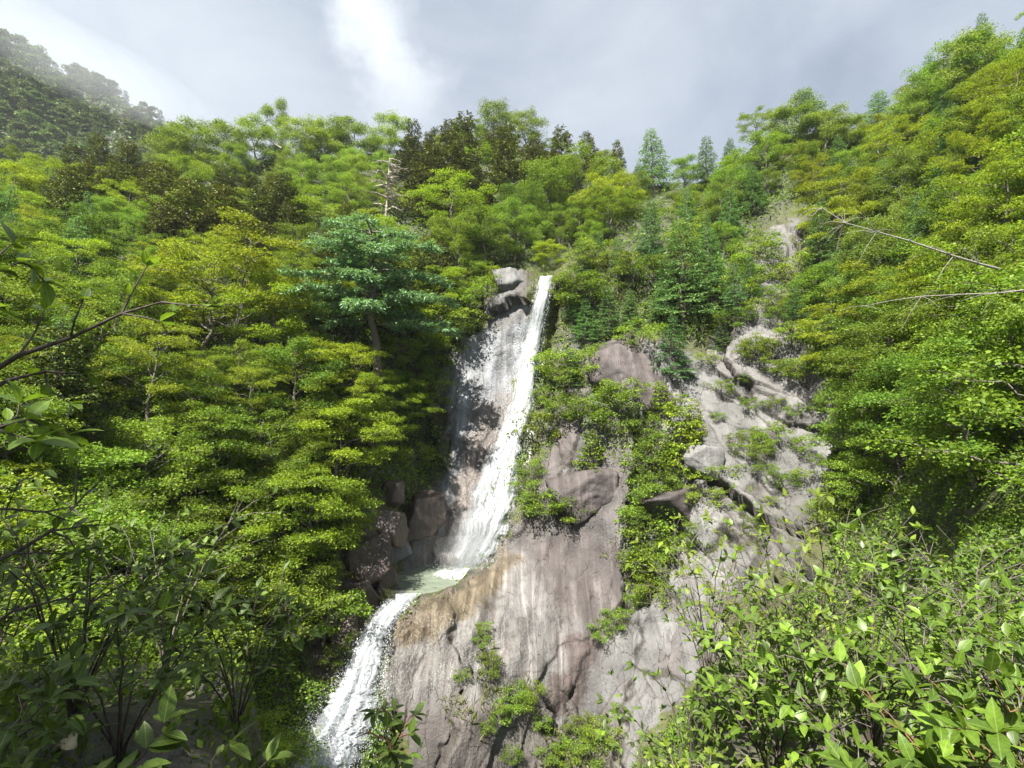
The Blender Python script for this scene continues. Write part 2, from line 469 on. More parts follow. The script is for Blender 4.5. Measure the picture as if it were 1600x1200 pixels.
M['rock_grey'] = boulder_material('grey_granite', GREY)
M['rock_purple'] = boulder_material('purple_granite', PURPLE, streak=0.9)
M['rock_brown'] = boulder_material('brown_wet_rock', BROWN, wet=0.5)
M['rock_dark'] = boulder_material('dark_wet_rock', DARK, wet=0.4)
M['rock_slab'] = boulder_material('pale_wet_slab', SLAB, wet=0.5)

# ------------------------------------------------------------------ the valley sides
CTRL = np.array([
 # the face the water falls down, and the rock beside it
 (855,432,53),(835,520,51),(810,620,48.5),(780,720,46),(750,820,43.6),(725,885,42.2),
 (770,450,53.5),(760,560,50.5),(720,680,47.2),(690,800,44.8),(650,870,42.8),(655,700,48.0),(640,600,49.5),(690,520,51.5),
 # pool, its lip and the lower cascade
 (660,895,41.4),(630,903,40.0),(690,900,40.6),(600,947,33.2),(640,938,34.3),(672,928,35.5),(705,914,37.2),(745,896,40.0),
 (570,1010,31.2),(540,1070,29.6),(500,1130,28.2),(470,1190,27.0),
 # the slab and the rock right of the falls
 (800,800,42.2),(850,850,40.0),(900,950,36.6),(850,1050,33.6),(800,1190,30.6),(700,1100,30.6),(650,1000,32.3),(950,1150,31.8),
 (1000,900,37.6),(1100,1000,33.0),(870,700,44.0),(970,600,45.6),(1000,480,50),(900,480,51.6),(885,430,53),(950,375,57.5),(1100,700,41),
 (1200,600,41.5),(1100,500,47),(1200,420,49),(1240,350,53),(1300,700,36),(1300,850,31),(1250,1000,26),(1150,850,36),(1400,600,34),(1400,400,42),
 (1350,250,56),(1200,250,62),(1050,310,65),(1000,300,70),(1500,500,29),(1600,400,27),(1600,200,36),(1500,200,45),(1600,60,44),
 (1600,700,18),(1450,850,20),(1600,1000,11),(1300,1200,18),(1600,1200,8),(1900,600,12),(1900,200,25),(1900,1000,7),
 # behind the lip of the falls, and the back slope
 (862,400,63),(870,350,72),(820,330,68),(780,395,59),(700,400,59),(740,440,55),
 (770,220,92),(600,240,88),(430,240,82),(300,265,72),(900,260,82),(1000,285,74),(1090,295,69),(1200,215,68),(1440,165,58),
 # left wall of the gorge
 (600,720,41.5),(590,600,43),(605,500,47),(570,840,37.8),(545,920,34.6),(520,1000,31.2),(480,1080,28.8),(625,800,42.2),(600,880,40.0),
 # left hillside
 (500,700,37.5),(400,700,34),(300,700,31),(150,700,27),(0,700,22),(450,850,33),(300,850,28),(150,850,23),(0,850,18),
 (400,1000,28),(200,1000,21),(0,1000,14),(300,1190,20),(100,1190,13),(435,1190,26.0),(500,500,47),(400,450,49),(200,450,43),(0,450,35),
 (500,350,60),(300,330,60),(100,330,53),(0,300,57),(150,298,63),(600,380,60),(650,300,74),
 (-300,600,14),(-300,300,30),(-300,1000,8),(-800,600,9),(-800,200,20),(2400,600,8),(2400,100,16),
 (800,1500,27),(400,1500,19),(1200,1500,19),(0,1500,9),(1600,1500,7),(-600,1500,6),(2200,1500,5),
], float)

def tps_fit(pts):
    n = len(pts); xy = pts[:, :2] / 400.0; z = np.log(pts[:, 2])
    r2 = ((xy[:, None] - xy[None]) ** 2).sum(-1)
    K = 0.5 * r2 * np.log(r2 + 1e-12) + np.eye(n) * 2e-4
    Pm = np.hstack([np.ones((n, 1)), xy])
    A = np.zeros((n + 3, n + 3)); A[:n, :n] = K; A[:n, n:] = Pm; A[n:, :n] = Pm.T
    return xy, np.linalg.solve(A, np.concatenate([z, np.zeros(3)]))
_txy, _tw = tps_fit(CTRL)

def depth(u, v):
    u = np.atleast_1d(np.asarray(u, float)); v = np.atleast_1d(np.asarray(v, float))
    sh = u.shape; q = np.stack([u.ravel(), v.ravel()], 1) / 400.0
    out = np.empty(len(q))
    for s in range(0, len(q), 20000):
        b = q[s:s + 20000]
        r2 = (b[:, 0:1] - _txy[:, 0]) ** 2 + (b[:, 1:2] - _txy[:, 1]) ** 2
        out[s:s + 20000] = (0.5 * r2 * np.log(r2 + 1e-12)) @ _tw[:-3] + _tw[-3] + b @ _tw[-2:]
    return np.clip(np.exp(out), 3.5, 110).reshape(sh)

SKY_U = [-1000, 0, 150, 300, 430, 600, 770, 900, 1000, 1090, 1200, 1350, 1440, 1520, 1600, 1700, 2600]
SKY_V = [330, 300, 298, 272, 245, 246, 216, 252, 285, 292, 216, 205, 162, 110, 58, -20, -420]
def crest(u): return np.interp(u, SKY_U, SKY_V)

# what the photograph shows as bare rock, as outlines in its pixels
ROCK = [
 [(640,1230),(600,1130),(585,1080),(597,1000),(635,950),(705,915),(775,862),(800,790),(825,700),(845,600),(858,500),(852,440),(880,408),(940,365),(985,400),
  (1000,470),(1010,520),(1090,525),(1120,480),(1140,420),(1190,350),(1240,325),(1268,345),(1250,410),(1225,470),(1250,520),(1300,560),(1318,620),
  (1335,700),(1320,760),(1300,840),(1290,900),(1190,960),(1110,1060),(1040,1130),(1000,1230)],
 [(770,432),(850,425),(842,520),(800,680),(730,870),(690,892),(640,888),(608,830),(690,740),(682,660),(655,640),(690,560),(740,500)],
 [(585,790),(615,770),(640,800),(628,880),(610,935),(560,1010),(520,1080),(470,1040),(490,960),(520,880),(550,830)],
]
ROCK.append([(600,930),(625,880),(700,870),(780,850),(700,925),(640,955),(600,1010),(592,1090),(560,1220),(440,1220),(520,1090),(560,1000)])
DOME = [(775,865),(850,800),(900,820),(985,870),(975,960),(900,1080),(840,1110),(770,1080),(745,950)]
LIP = [(600,965),(700,922),(790,855),(815,870),(770,940),(700,985),(600,1020)]
PALE = [(690,560),(740,520),(830,500),(790,690),(730,850),(640,880),(690,720)]
RUST = [(740,640),(800,610),(770,720),(735,800),(700,870),(650,880),(700,800)]
LEFTR = ROCK[2]
RIGHTF = [(1090,520),(1250,520),(1330,640),(1330,760),(1280,900),(1140,900),(1100,760),(1090,640)]
CHUTE = [(835,425),(875,425),(850,540),(835,650),(805,800),(745,900),(700,890),(735,780),(790,650),(825,510)]
LOWCH = [(600,940),(650,930),(620,970),(600,1060),(590,1110),(545,1210),(440,1210),(520,1080),(560,990)]
POOL_Z = 0.0

def masks(u, v, w):
    """per point: vegetation, rock colour, wetness, moss; w is a pixel-scale wobble"""
    uu, vv = u + w[0], v + w[1]
    rk = np.max([sdist(p, uu, vv) for p in ROCK], axis=0)
    veg = 1 - smooth(rk, -10, 8)
    def m(poly, s=14): return smooth(sdist(poly, uu, vv), -s, s)
    col = np.empty((len(u), 3)); col[:] = (0.120, 0.119, 0.118)
    def put(mask, c):
        col[:] = col * (1 - mask[:, None]) + np.array(c) * mask[:, None]
    put(m(RIGHTF, 40), (0.122, 0.120, 0.117))
    put(m(PALE, 12), SLAB)
    put(m(RUST, 12) * 0.75, (0.115, 0.092, 0.075))
    put(m(DOME, 25), (0.120, 0.114, 0.111))
    put(m([(815,835),(900,820),(990,870),(985,960),(930,1010),(880,960),(840,900)], 20) * 0.9, PURPLE)
    put(m([(780,880),(830,850),(800,960),(770,1050),(755,1000)], 12) * 0.6, (0.20, 0.195, 0.19))
    put(m([(830,690),(900,650),(905,720),(850,800),(805,840)], 14) * 0.8, PURPLE)
    put(m([(895,1000),(935,1000),(900,1110),(860,1110)], 8) * 0.85, (0.075, 0.055, 0.05))
    put(m([(590,1000),(760,960),(740,1080),(600,1080)], 25) * 0.6, (0.118, 0.110, 0.100))
    put(m(LIP, 12) * 0.9, ORANGE)
    put(m([(600,1090),(860,1110),(980,1140),(980,1240),(620,1240)], 25) * 0.6, (0.125, 0.110, 0.092))
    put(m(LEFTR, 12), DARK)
    put(m([(610,500),(690,520),(690,640),(680,740),(610,830),(585,760)], 16) * 0.95, (0.045, 0.040, 0.030))  # shade of the right-facing cleft wall, painted dark into the rock colour
    wet = np.clip(m([(590,960),(760,940),(760,1080),(590,1090)], 25) + 0.7 * m(PALE, 15) + m(CHUTE, 14) + m(LOWCH, 14) + 0.45 * m(LEFTR, 12) + 0.5 * m(LIP, 15), 0, 1)
    moss = 1 - smooth(rk, -5, 38)
    moss *= 1 - 0.9 * np.clip(m(DOME, 20) + m(PALE, 10) + m(LIP, 10), 0, 1)
    moss += 0.35 * m([(1000,880),(1300,700),(1330,900),(1100,1000)], 60) + 0.5 * m([(610,500),(690,520),(690,740),(610,830),(585,760)], 16)
    moss += 0.5 * m([(850,440),(940,365),(1000,480),(900,560)], 20)
    return veg, col, wet, np.clip(moss, 0, 1)

SURF = {}
def surf(u, v):
    """points of the finished hillside for pixels (u, v)"""
    u = np.atleast_1d(np.asarray(u, float)); v = np.atleast_1d(np.asarray(v, float))
    g = SURF; n = len(g['ug']); k = g['nvt']
    fu = np.interp(u, g['ug'], np.arange(n))
    cr = crest(u)
    fv = np.where(v < 402, np.clip((v - cr) / (400 - cr), 0, 1) * (k - 1) , k + np.interp(v, g['va'], np.arange(len(g['va']))))
    i = np.clip(fv.astype(int), 0, g['p'].shape[0] - 2); j = np.clip(fu.astype(int), 0, n - 2)
    a = (fv - i)[:, None]; b = (fu - j)[:, None]; p = g['p']
    return (p[i, j] * (1 - b) + p[i, j + 1] * b) * (1 - a) + (p[i + 1, j] * (1 - b) + p[i + 1, j + 1] * b) * a

def build_valley():
    ug = np.concatenate([np.arange(-900, -60, 40), np.arange(-60, 470, 10), np.arange(470, 1340, 2.1), np.arange(1340, 1680, 9), np.arange(1680, 2500, 40)])
    vt = np.linspace(0, 1, 44)                                  # crest .. v = 400
    va = np.concatenate([np.arange(402, 1205, 2.1), np.arange(1206, 1320, 8), np.arange(1320, 1620, 30)])
    U = np.concatenate([np.repeat(ug[None], len(vt), 0), np.repeat(ug[None], len(va), 0)], 0)
    cr = crest(ug)
    V = np.concatenate([cr[None] + vt[:, None] * (400 - cr)[None], np.repeat(va[:, None], len(ug), 1)], 0)
    D = depth(U, V)
    pos = P(U, V, D)
    du = np.gradient(pos, axis=1); dv = np.gradient(pos, axis=0)
    nrm = unit(np.cross(du, dv)); nrm = np.where((nrm[..., 1:2] > 0), -nrm, nrm)
    sh = U.shape
    p = pos.reshape(-1, 3); n = nrm.reshape(-1, 3); u = U.ravel(); v = V.ravel()
    w = (fbm(p * 0.6, 4) * 16, fbm(p * 0.6 + 40, 4) * 16)
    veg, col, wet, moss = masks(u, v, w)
    def m(poly, s): return smooth(sdist(poly, u, v), -s, s)
    calm = np.clip(m(CHUTE, 16) + m(LOWCH, 14) + m([(590,925),(600,870),(660,872),(740,872),(740,905),(700,925),(640,940)], 12), 0, 1)
    dome = np.clip(m(DOME, 30) + m(LIP, 20) + 0.85 * m(PALE, 16) + 0.85 * m([(585,960),(780,930),(780,1090),(590,1110)], 25), 0, 1)
    rock = (1 - veg)
    disp = fbm(p * 0.16, 3) * 0.9
    sel = rock > 0.02
    q = p[sel]
    wq = np.stack([fbm(q * 0.5 + k * 9, 3) for k in (1, 2, 3)], 1) * 0.13
    # joints of the granite: the slab by the falls dips to the lower left, the face further right to the lower right
    def frame(long_, across):
        a = np.array(long_, float); a /= np.linalg.norm(a); b = np.array(across, float); b -= a * (a @ b); b /= np.linalg.norm(b)
        return np.stack([b, np.cross(a, b), a])
    AL = frame((-0.35, -0.35, -0.87), (1, 0, -0.3)); AR = frame((0.66, -0.25, -0.70), (0.7, 0, 0.7))
    A = AL
    wr = smooth(u[sel], 1040, 1120)
    def blocks(sc, k, off):
        l_ = voro((q @ AL.T) * np.array(sc) + wq * k + off); r_ = voro((q @ AR.T) * np.array(sc) + wq * k + off)
        return [a * (1 - wr) + b * wr for a, b in zip(l_, r_)]
    b1, e1, r1 = blocks([0.17, 0.12, 0.06], 0.5, 0)
    b2, e2, r2 = blocks([0.40, 0.26, 0.12], 0.6, 5)
    b3, e3, r3 = blocks([1.15, 0.7, 0.28], 0.8, 9)
    brk = smooth(fbm(q * 0.13 + 31, 3), -0.15, 0.45)          # broken ground here, whole slab there
    rough = (b1 * 1.7 + b2 * (0.50 + 0.50 * brk) + b3 * (0.08 + 0.16 * brk) - 0.25 * (1 - smooth(e1, 0, 0.04)) - 0.20 * (1 - smooth(e2, 0, 0.05)) * (r2 > 0.4)
             - 0.08 * (1 - smooth(e3, 0, 0.07)) * (r3 > 0.5) + fbm(q * 0.5, 5) * (0.05 + 0.08 * brk))
    flute = perlin(np.stack([(q @ A.T)[:, 0] * 0.9, q[:, 1] * 0.08, q[:, 2] * 0.10], 1)) * 0.34 + b1 * 0.30 + fbm(q * 0.8, 4) * 0.07 + b2 * 0.06
    dm = dome[sel]
    disp[sel] = disp[sel] * 0.4 + (rough * (1 - dm) + flute * dm) * rock[sel]
    # each joint block weathers to its own tone
    tone = smooth(0.55 * r1 + 0.45 * r2 + 0.25 * fbm(q * 0.2 + 3, 3), 0.52, 0.62) * (1 - dm) * (1 - 0.6 * wr)
    col[sel] = col[sel] * (1 - 0.75 * tone[:, None]) + np.array(PURPLE) * 0.75 * tone[:, None]
    col[sel] *= (0.72 + 0.55 * r2 * (1 - dm) + 0.28 * dm + 0.16 * r3)[:, None]
    seam = np.clip((1 - smooth(e2, 0.0, 0.05)) * (r2 > 0.35) + 0.7 * (1 - smooth(e3, 0.0, 0.06)) * (r3 > 0.45) + (1 - smooth(e1, 0, 0.03)), 0, 1) * (1 - 0.65 * dm)
    col[sel] = col[sel] * (1 - 0.72 * seam[:, None]) + np.array((0.035, 0.03, 0.022)) * 0.72 * seam[:, None]
    cal = calm
    disp = disp * (1 - 0.9 * cal)
    p = p + n * disp[:, None]
    # bed of the pool lies under the water
    pool = m([(618,905),(625,884),(660,872),(735,880),(715,905),(680,917),(640,925)], 6)
    zb = np.minimum(p[:, 2], POOL_Z - 0.55)
    p[:, 2] = p[:, 2] * (1 - pool) + zb * pool
    p = p.reshape(*sh, 3)
    # the crest rolls over to the far side
    SURF.update(ug=ug, nvt=len(vt), va=va, p=p)
    back = np.stack([p[0] + np.array([0, k * 5.0, -k * (1.5 + k)]) for k in (4, 3, 2, 1)], 0)
    full = np.concatenate([back, p], 0)
    nr, nc = full.shape[:2]
    idx = np.arange(nr * nc).reshape(nr, nc)
    f = np.stack([idx[:-1, :-1], idx[1:, :-1], idx[1:, 1:], idx[:-1, 1:]], -1).reshape(-1, 4)
    me = mesh_np('valley_side', full.reshape(-1, 3), f, M['terrain'], True)
    z4 = np.zeros(4 * nc)
    set_attr(me, 'seep', np.concatenate([z4, 0.30 + 0.70 * dome])); set_attr(me, 'veg', np.concatenate([z4 + 1, veg])); set_attr(me, 'wet', np.concatenate([z4, wet])); set_attr(me, 'moss', np.concatenate([z4, moss]))
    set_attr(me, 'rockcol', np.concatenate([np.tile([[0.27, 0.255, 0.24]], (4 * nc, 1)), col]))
    return tag(new_obj('hillside', me), kind='structure')
build_valley()

def ground(u, v):
    return P(u, v, depth(u, v))[0]

def near_z(x, y):
    """bank the photographer stands on; it drops away into the gorge"""
    x = np.asarray(x, float); y = np.asarray(y, float)
    a = x / (np.maximum(y, 0) + 0.6)
    side = smooth(a, 0.17, 0.32) + smooth(-a, 0.28, 0.46)
    z = CAMZ - 1.62 + 0.05 * np.abs(x) - np.maximum(y - 0.8, 0) * (1.25 - side * 1.05) - np.maximum(y - 5.0, 0) * 0.9
    return z

def build_bank():
    x = np.linspace(-14, 14, 180); y = np.linspace(-14, 9, 150)
    X, Y = np.meshgrid(x, y)
    Z = near_z(X, Y)
    p = np.stack([X, Y, Z], -1).reshape(-1, 3)
    b, e, r = voro(p * np.array([1.3, 1.3, 1.3]) + fbm(p * 0.7, 3)[:, None] * 0.3)
    p[:, 2] += fbm(p * 0.8, 4) * 0.12 + b * 0.16
    idx = np.arange(len(p)).reshape(X.shape)
    f = np.stack([idx[:-1, :-1], idx[:-1, 1:], idx[1:, 1:], idx[1:, :-1]], -1).reshape(-1, 4)
    me = mesh_np('near_bank', p, f, M['terrain'], True)
    set_attr(me, 'veg', np.clip(0.55 + fbm(p * 0.9 + 3, 3) * 0.7, 0, 1)); set_attr(me, 'wet', np.zeros(len(p))); set_attr(me, 'moss', np.full(len(p), 0.5))
    set_attr(me, 'rockcol', np.tile([[0.15, 0.13, 0.115]], (len(p), 1)))
    tag(new_obj('ground', me), kind='structure')
build_bank()

# ------------------------------------------------------------------ far mountain in the mist
def build_far():
    ug = np.linspace(-900, 420, 90)
    top = np.interp(ug, [-900, -200, 0, 60, 130, 200, 250, 285, 330, 420], [-160, -30, 72, 96, 130, 165, 192, 220, 280, 380])
    t = np.linspace(0, 1, 40)
    U = np.repeat(ug[None], 40, 0); V = top[None] + t[:, None] * (460 - top)[None]
    D = 215 - 75 * t[:, None] ** 0.8 + (ug[None] - 100) * 0.02
    p = P(U, V, D).reshape(-1, 3)
    p += fbm(p * 0.03, 3)[:, None] * np.array([0, 5, 2])
    p = p.reshape(40, 90, 3)
    back = p[0] + np.array([0, 60, -40])
    p = np.concatenate([back[None], p], 0)
    idx = np.arange(41 * 90).reshape(41, 90)
    f = np.stack([idx[:-1, :-1], idx[1:, :-1], idx[1:, 1:], idx[:-1, 1:]], -1).reshape(-1, 4)
    me = mesh_np('far_mountain', p.reshape(-1, 3), f, M['terrain'], True)
    n = len(me.vertices)
    set_attr(me, 'veg', np.ones(n)); set_attr(me, 'wet', np.zeros(n)); set_attr(me, 'moss', np.zeros(n)); set_attr(me, 'rockcol', np.full((n, 3), 0.2))
    tag(new_obj('mountain', me), kind='structure')
    return p[1:], U, V
FARP, FARU, FARV = build_far()

# ------------------------------------------------------------------ water
def water_material(name, lo, hi, base=(0.50, 0.53, 0.56), sx=5.0, sy=0.35):
    m, nt, N, L = mat_new(name)
    out = N('ShaderNodeOutputMaterial'); p = N('ShaderNodeBsdfPrincipled'); tr = N('ShaderNodeBsdfTransparent')
    uv = N('ShaderNodeUVMap'); mp = N('ShaderNodeMapping'); mp.inputs['Scale'].default_value = (sx, sy, 1)
    L(uv.outputs[0], mp.inputs[0])
    n = N('ShaderNodeTexNoise'); n.inputs['Scale'].default_value = 1.0; n.inputs['Detail'].default_value = 5; n.inputs['Roughness'].default_value = 0.65; n.inputs['Distortion'].default_value = 0.5
    L(mp.outputs[0], n.inputs['Vector'])
    mp2 = N('ShaderNodeMapping'); mp2.inputs['Scale'].default_value = (1.1, 0.35, 1); L(uv.outputs[0], mp2.inputs[0])
    n2 = N('ShaderNodeTexNoise'); n2.inputs['Scale'].default_value = 1.0; n2.inputs['Detail'].default_value = 5; L(mp2.outputs[0], n2.inputs['Vector'])
    ed = N('ShaderNodeAttribute'); ed.attribute_name = 'dens'
    s = math_n(N, L, 'ADD', math_n(N, L, 'MULTIPLY', n.outputs['Fac'], 0.65), math_n(N, L, 'MULTIPLY', n2.outputs['Fac'], 0.45))
    s = math_n(N, L, 'ADD', s, ed.outputs['Fac'])
    al = ramp(N, L, s, [(lo, 0.0), (hi, 1.0)])
    L(ramp(N, L, n.outputs['Fac'], [(0.3, tuple(c * 0.55 for c in base)), (0.62, base)]), p.inputs['Base Color'])
    p.inputs['Roughness'].default_value = 0.35
    p.inputs['IOR'].default_value = 1.33
    bp = N('ShaderNodeBump'); bp.inputs['Strength'].default_value = 0.35; bp.inputs['Distance'].default_value = 0.10
    L(n.outputs['Fac'], bp.inputs['Height']); L(bp.outputs[0], p.inputs['Normal'])
    tl = N('ShaderNodeBsdfTranslucent'); tl.inputs['Color'].default_value = (*base, 1)
    m1 = N('ShaderNodeMixShader'); m1.inputs[0].default_value = 0.25; L(p.outputs[0], m1.inputs[1]); L(tl.outputs[0], m1.inputs[2])
    mx = N('ShaderNodeMixShader'); L(al, mx.inputs[0]); L(tr.outputs[0], mx.inputs[1]); L(m1.outputs[0], mx.inputs[2])
    L(mx.outputs[0], out.inputs[0])
    return m
M['fall'] = water_material('falling_water', 0.28, 0.64)
M['fall2'] = water_material('falling_water_front', 0.44, 0.76, sx=3.0, sy=0.25)

def water_strip(name, left, right, off, bulge, dens_profile, mat, nt_=70, ns=420, rough=0.09, parent=None):
    left = np.array(left, float); right = np.array(right, float)
    s = np.linspace(0, 1, ns)
    def along(e):
        k = np.linspace(0, 1, len(e))
        return np.stack([np.interp(s, k, e[:, 0]), np.interp(s, k, e[:, 1])], 1)
    l, r = along(left), along(right)
    wid0 = (r[:, 0] - l[:, 0]); z0 = np.zeros(ns)
    l[:, 0] += fbm(np.stack([s * 30, z0, z0 + 2 + off], 1), 4) * wid0 * 0.10
    r[:, 0] += fbm(np.stack([s * 30, z0, z0 + 7 + off], 1), 4) * wid0 * 0.10
    t = np.linspace(0, 1, nt_)
    uv = l[:, None] * (1 - t)[None, :, None] + r[:, None] * t[None, :, None]
    D = depth(uv[..., 0], uv[..., 1])
    b = 1 - (2 * t - 1) ** 2
    D = D - off - bulge * b[None] ** 0.7
    p = P(uv[..., 0], uv[..., 1], D)
    seg = np.linalg.norm(np.diff(p[:, nt_ // 2], axis=0), axis=1)
    ln = np.concatenate([[0], np.cumsum(seg)])
    wid = np.linalg.norm(p[:, -1] - p[:, 0], axis=1)
    cu = (t[None] - 0.5) * wid[:, None]; cv = np.repeat(ln[:, None], nt_, 1)
    q = np.stack([cu.ravel() * 2.0, cv.ravel() * 0.22, np.zeros(cu.size)], 1)
    h = fbm(q, 4) * rough + fbm(np.stack([cu.ravel() * 0.8, cv.ravel() * 0.6, np.ones(cu.size)], 1), 3) * rough * 0.8
    p = p.reshape(-1, 3); p[:, 1] -= h; p[:, 2] += h * 0.3
    idx = np.arange(ns * nt_).reshape(ns, nt_)
    f = np.stack([idx[:-1, :-1], idx[1:, :-1], idx[1:, 1:], idx[:-1, 1:]], -1).reshape(-1, 4)
    me = mesh_np(name, p, f, mat, True)
    dens = np.array([[dens_profile(a, c) for c in t] for a in s])
    dens = dens + fbm(np.stack([cu.ravel() * 0.9, cv.ravel() * 0.25, np.full(cu.size, 4.0)], 1), 3).reshape(ns, nt_) * 0.10
    set_attr(me, 'dens', dens.ravel())
    ul = me.uv_layers.new(name='UVMap')
    li = np.empty(len(me.loops), np.int32); me.loops.foreach_get('vertex_index', li)
    ul.data.foreach_set('uv', np.stack([cu.ravel()[li], cv.ravel()[li]], 1).astype(np.float32).ravel())
    return new_obj(name, me, parent)

FL = [(842,431),(838,450),(834,470),(827,500),(818,535),(808,575),(797,620),(784,660),(768,695),(750,735),(734,775),(719,815),(706,850),(694,894)]
FR = [(865,431),(861,450),(857,470),(852,500),(846,535),(839,575),(833,620),(826,660),(817,695),(810,735),(806,775),(798,815),(782,850),(746,890)]
def dens_main(a, c):
    e = min(c, 1 - c)
    d = 0.36 * min(e / 0.26, 1) ** 0.7 - 0.30 + 0.06 * math.exp(-a * 6) - max(0.0, a - 0.95) * 6
    if a > 0.35: d -= 0.16 * max(0.0, 0.45 - c) * min((a - 0.35) * 3, 1)
    return d
fall = bpy.data.objects.new('waterfall', None); COL.objects.link(fall); tag(fall, kind='structure')
water_strip('water_sheet', FL, FR, 0.35, 0.45, dens_main, M['fall'], parent=fall)
FR2 = [(u + 1, v) for u, v in FR]; FL2 = [(0.62 * l[0] + 0.38 * r[0], l[1]) for l, r in zip(FL, FR)]
water_strip('front_sheet', FL2, FR2, 0.75, 0.45, lambda a, c: -0.34 + 0.38 * min(min(c, 1 - c) / 0.35, 1) - max(0.0, a - 0.94) * 6, M['fall2'], nt_=50, rough=0.10, parent=fall)
CL = [(612,928),(601,942),(588,957),(572,978),(558,1002),(545,1030),(534,1056),(520,1082),(503,1108),(484,1138),(466,1168),(448,1205)]
CR = [(665,926),(640,944),(622,960),(610,982),(603,1006),(599,1032),(594,1056),(592,1082),(590,1108),(583,1138),(570,1168),(552,1205)]
def dens_low(a, c):
    e = min(c, 1 - c)
    return 0.34 * min(e / 0.22, 1) ** 0.7 - 0.18 - 0.22 * max(0.0, c - 0.5) - 0.20 * max(0, 0.16 - a)
casc = bpy.data.objects.new('cascade', None); COL.objects.link(casc); tag(casc, kind='structure')
water_strip('water_sheet', CL, CR, 0.28, 0.30, dens_low, M['fall'], rough=0.10, parent=casc)
CR3 = [(l[0] * 0.45 + r[0] * 0.55, l[1]) for l, r in zip(CL, CR)]
water_strip('front_sheet', CL[2:], CR3[2:], 0.52, 0.30, lambda a, c: -0.30 + 0.38 * min(min(c, 1 - c) / 0.35, 1), M['fall2'], nt_=50, rough=0.10, parent=casc)

def build_pool():
    m, nt, N, L = mat_new('pool_water')
    out = N('ShaderNodeOutputMaterial'); p = N('ShaderNodeBsdfPrincipled')
    geo = N('ShaderNodeNewGeometry')
    fo = N('ShaderNodeAttribute'); fo.attribute_name = 'foam'
    n = N('ShaderNodeTexNoise'); n.inputs['Scale'].default_value = 1.6; n.inputs['Detail'].default_value = 8; n.inputs['Roughness'].default_value = 0.65
    L(geo.outputs['Position'], n.inputs['Vector'])
    s = math_n(N, L, 'ADD', fo.outputs['Fac'], math_n(N, L, 'MULTIPLY', n.outputs['Fac'], 0.8))
    ff = ramp(N, L, s, [(0.62, 0.0), (0.95, 1.0)])
    L(mixc(N, L, ff, (0.15, 0.175, 0.135), (0.85, 0.89, 0.9)), p.inputs['Base Color'])
    L(ramp(N, L, ff, [(0, 0.12), (1, 0.6)]), p.inputs['Roughness'])
    p.inputs['IOR'].default_value = 1.33
    bp = N('ShaderNodeBump'); bp.inputs['Strength'].default_value = 0.5; bp.inputs['Distance'].default_value = 0.1
    n2 = N('ShaderNodeTexNoise'); n2.inputs['Scale'].default_value = 2.6; n2.inputs['Detail'].default_value = 4; L(geo.outputs['Position'], n2.inputs['Vector'])
    L(n2.outputs['Fac'], bp.inputs['Height']); L(bp.outputs[0], p.inputs['Normal']); L(p.outputs[0], out.inputs[0])
    x = np.linspace(-13, 0.5, 160); y = np.linspace(32.5, 46, 160)
    X, Y = np.meshgrid(x, y)
    q = np.stack([X, Y, np.zeros_like(X)], -1).reshape(-1, 3)
    q[:, 2] = POOL_Z + fbm(q * 1.1, 3) * 0.035
    base = P(708, 888, 41.6)
    foam = np.exp(-(((q[:, 0] + 3.6) / 2.3) ** 2 + ((q[:, 1] - 41.2) / 1.7) ** 2)) * 0.8
    foam += np.exp(-(((q[:, 0] + 7.4) / 1.6) ** 2 + ((q[:, 1] - 34.0) / 1.0) ** 2)) * 0.45
    idx = np.arange(len(q)).reshape(X.shape)
    f = np.stack([idx[:-1, :-1], idx[:-1, 1:], idx[1:, 1:], idx[1:, :-1]], -1).reshape(-1, 4)
    # keep only the water that lies inside the rock basin
    u, v = proj(q)
    ok = sdist([(590,940),(600,870),(660,862),(760,862),(768,885),(735,905),(700,920),(665,934),(640,942),(604,948)], u, v) > 0
    f = f[ok[f].all(1)]
    me = mesh_np('pool', q, f, m, True); set_attr(me, 'foam', foam)
    tag(new_obj('pool', me), kind='structure')
build_pool()

# ------------------------------------------------------------------ boulders and loose slabs
def ico(sub):
    import bmesh
    bm = bmesh.new(); bmesh.ops.create_icosphere(bm, subdivisions=sub, radius=1.0)
    v = np.array([x.co[:] for x in bm.verts]); f = np.array([[l.index for l in x.verts] for x in bm.faces]); bm.free()
    return v, f
ICO4 = ico(5); ICO3 = ico(4)

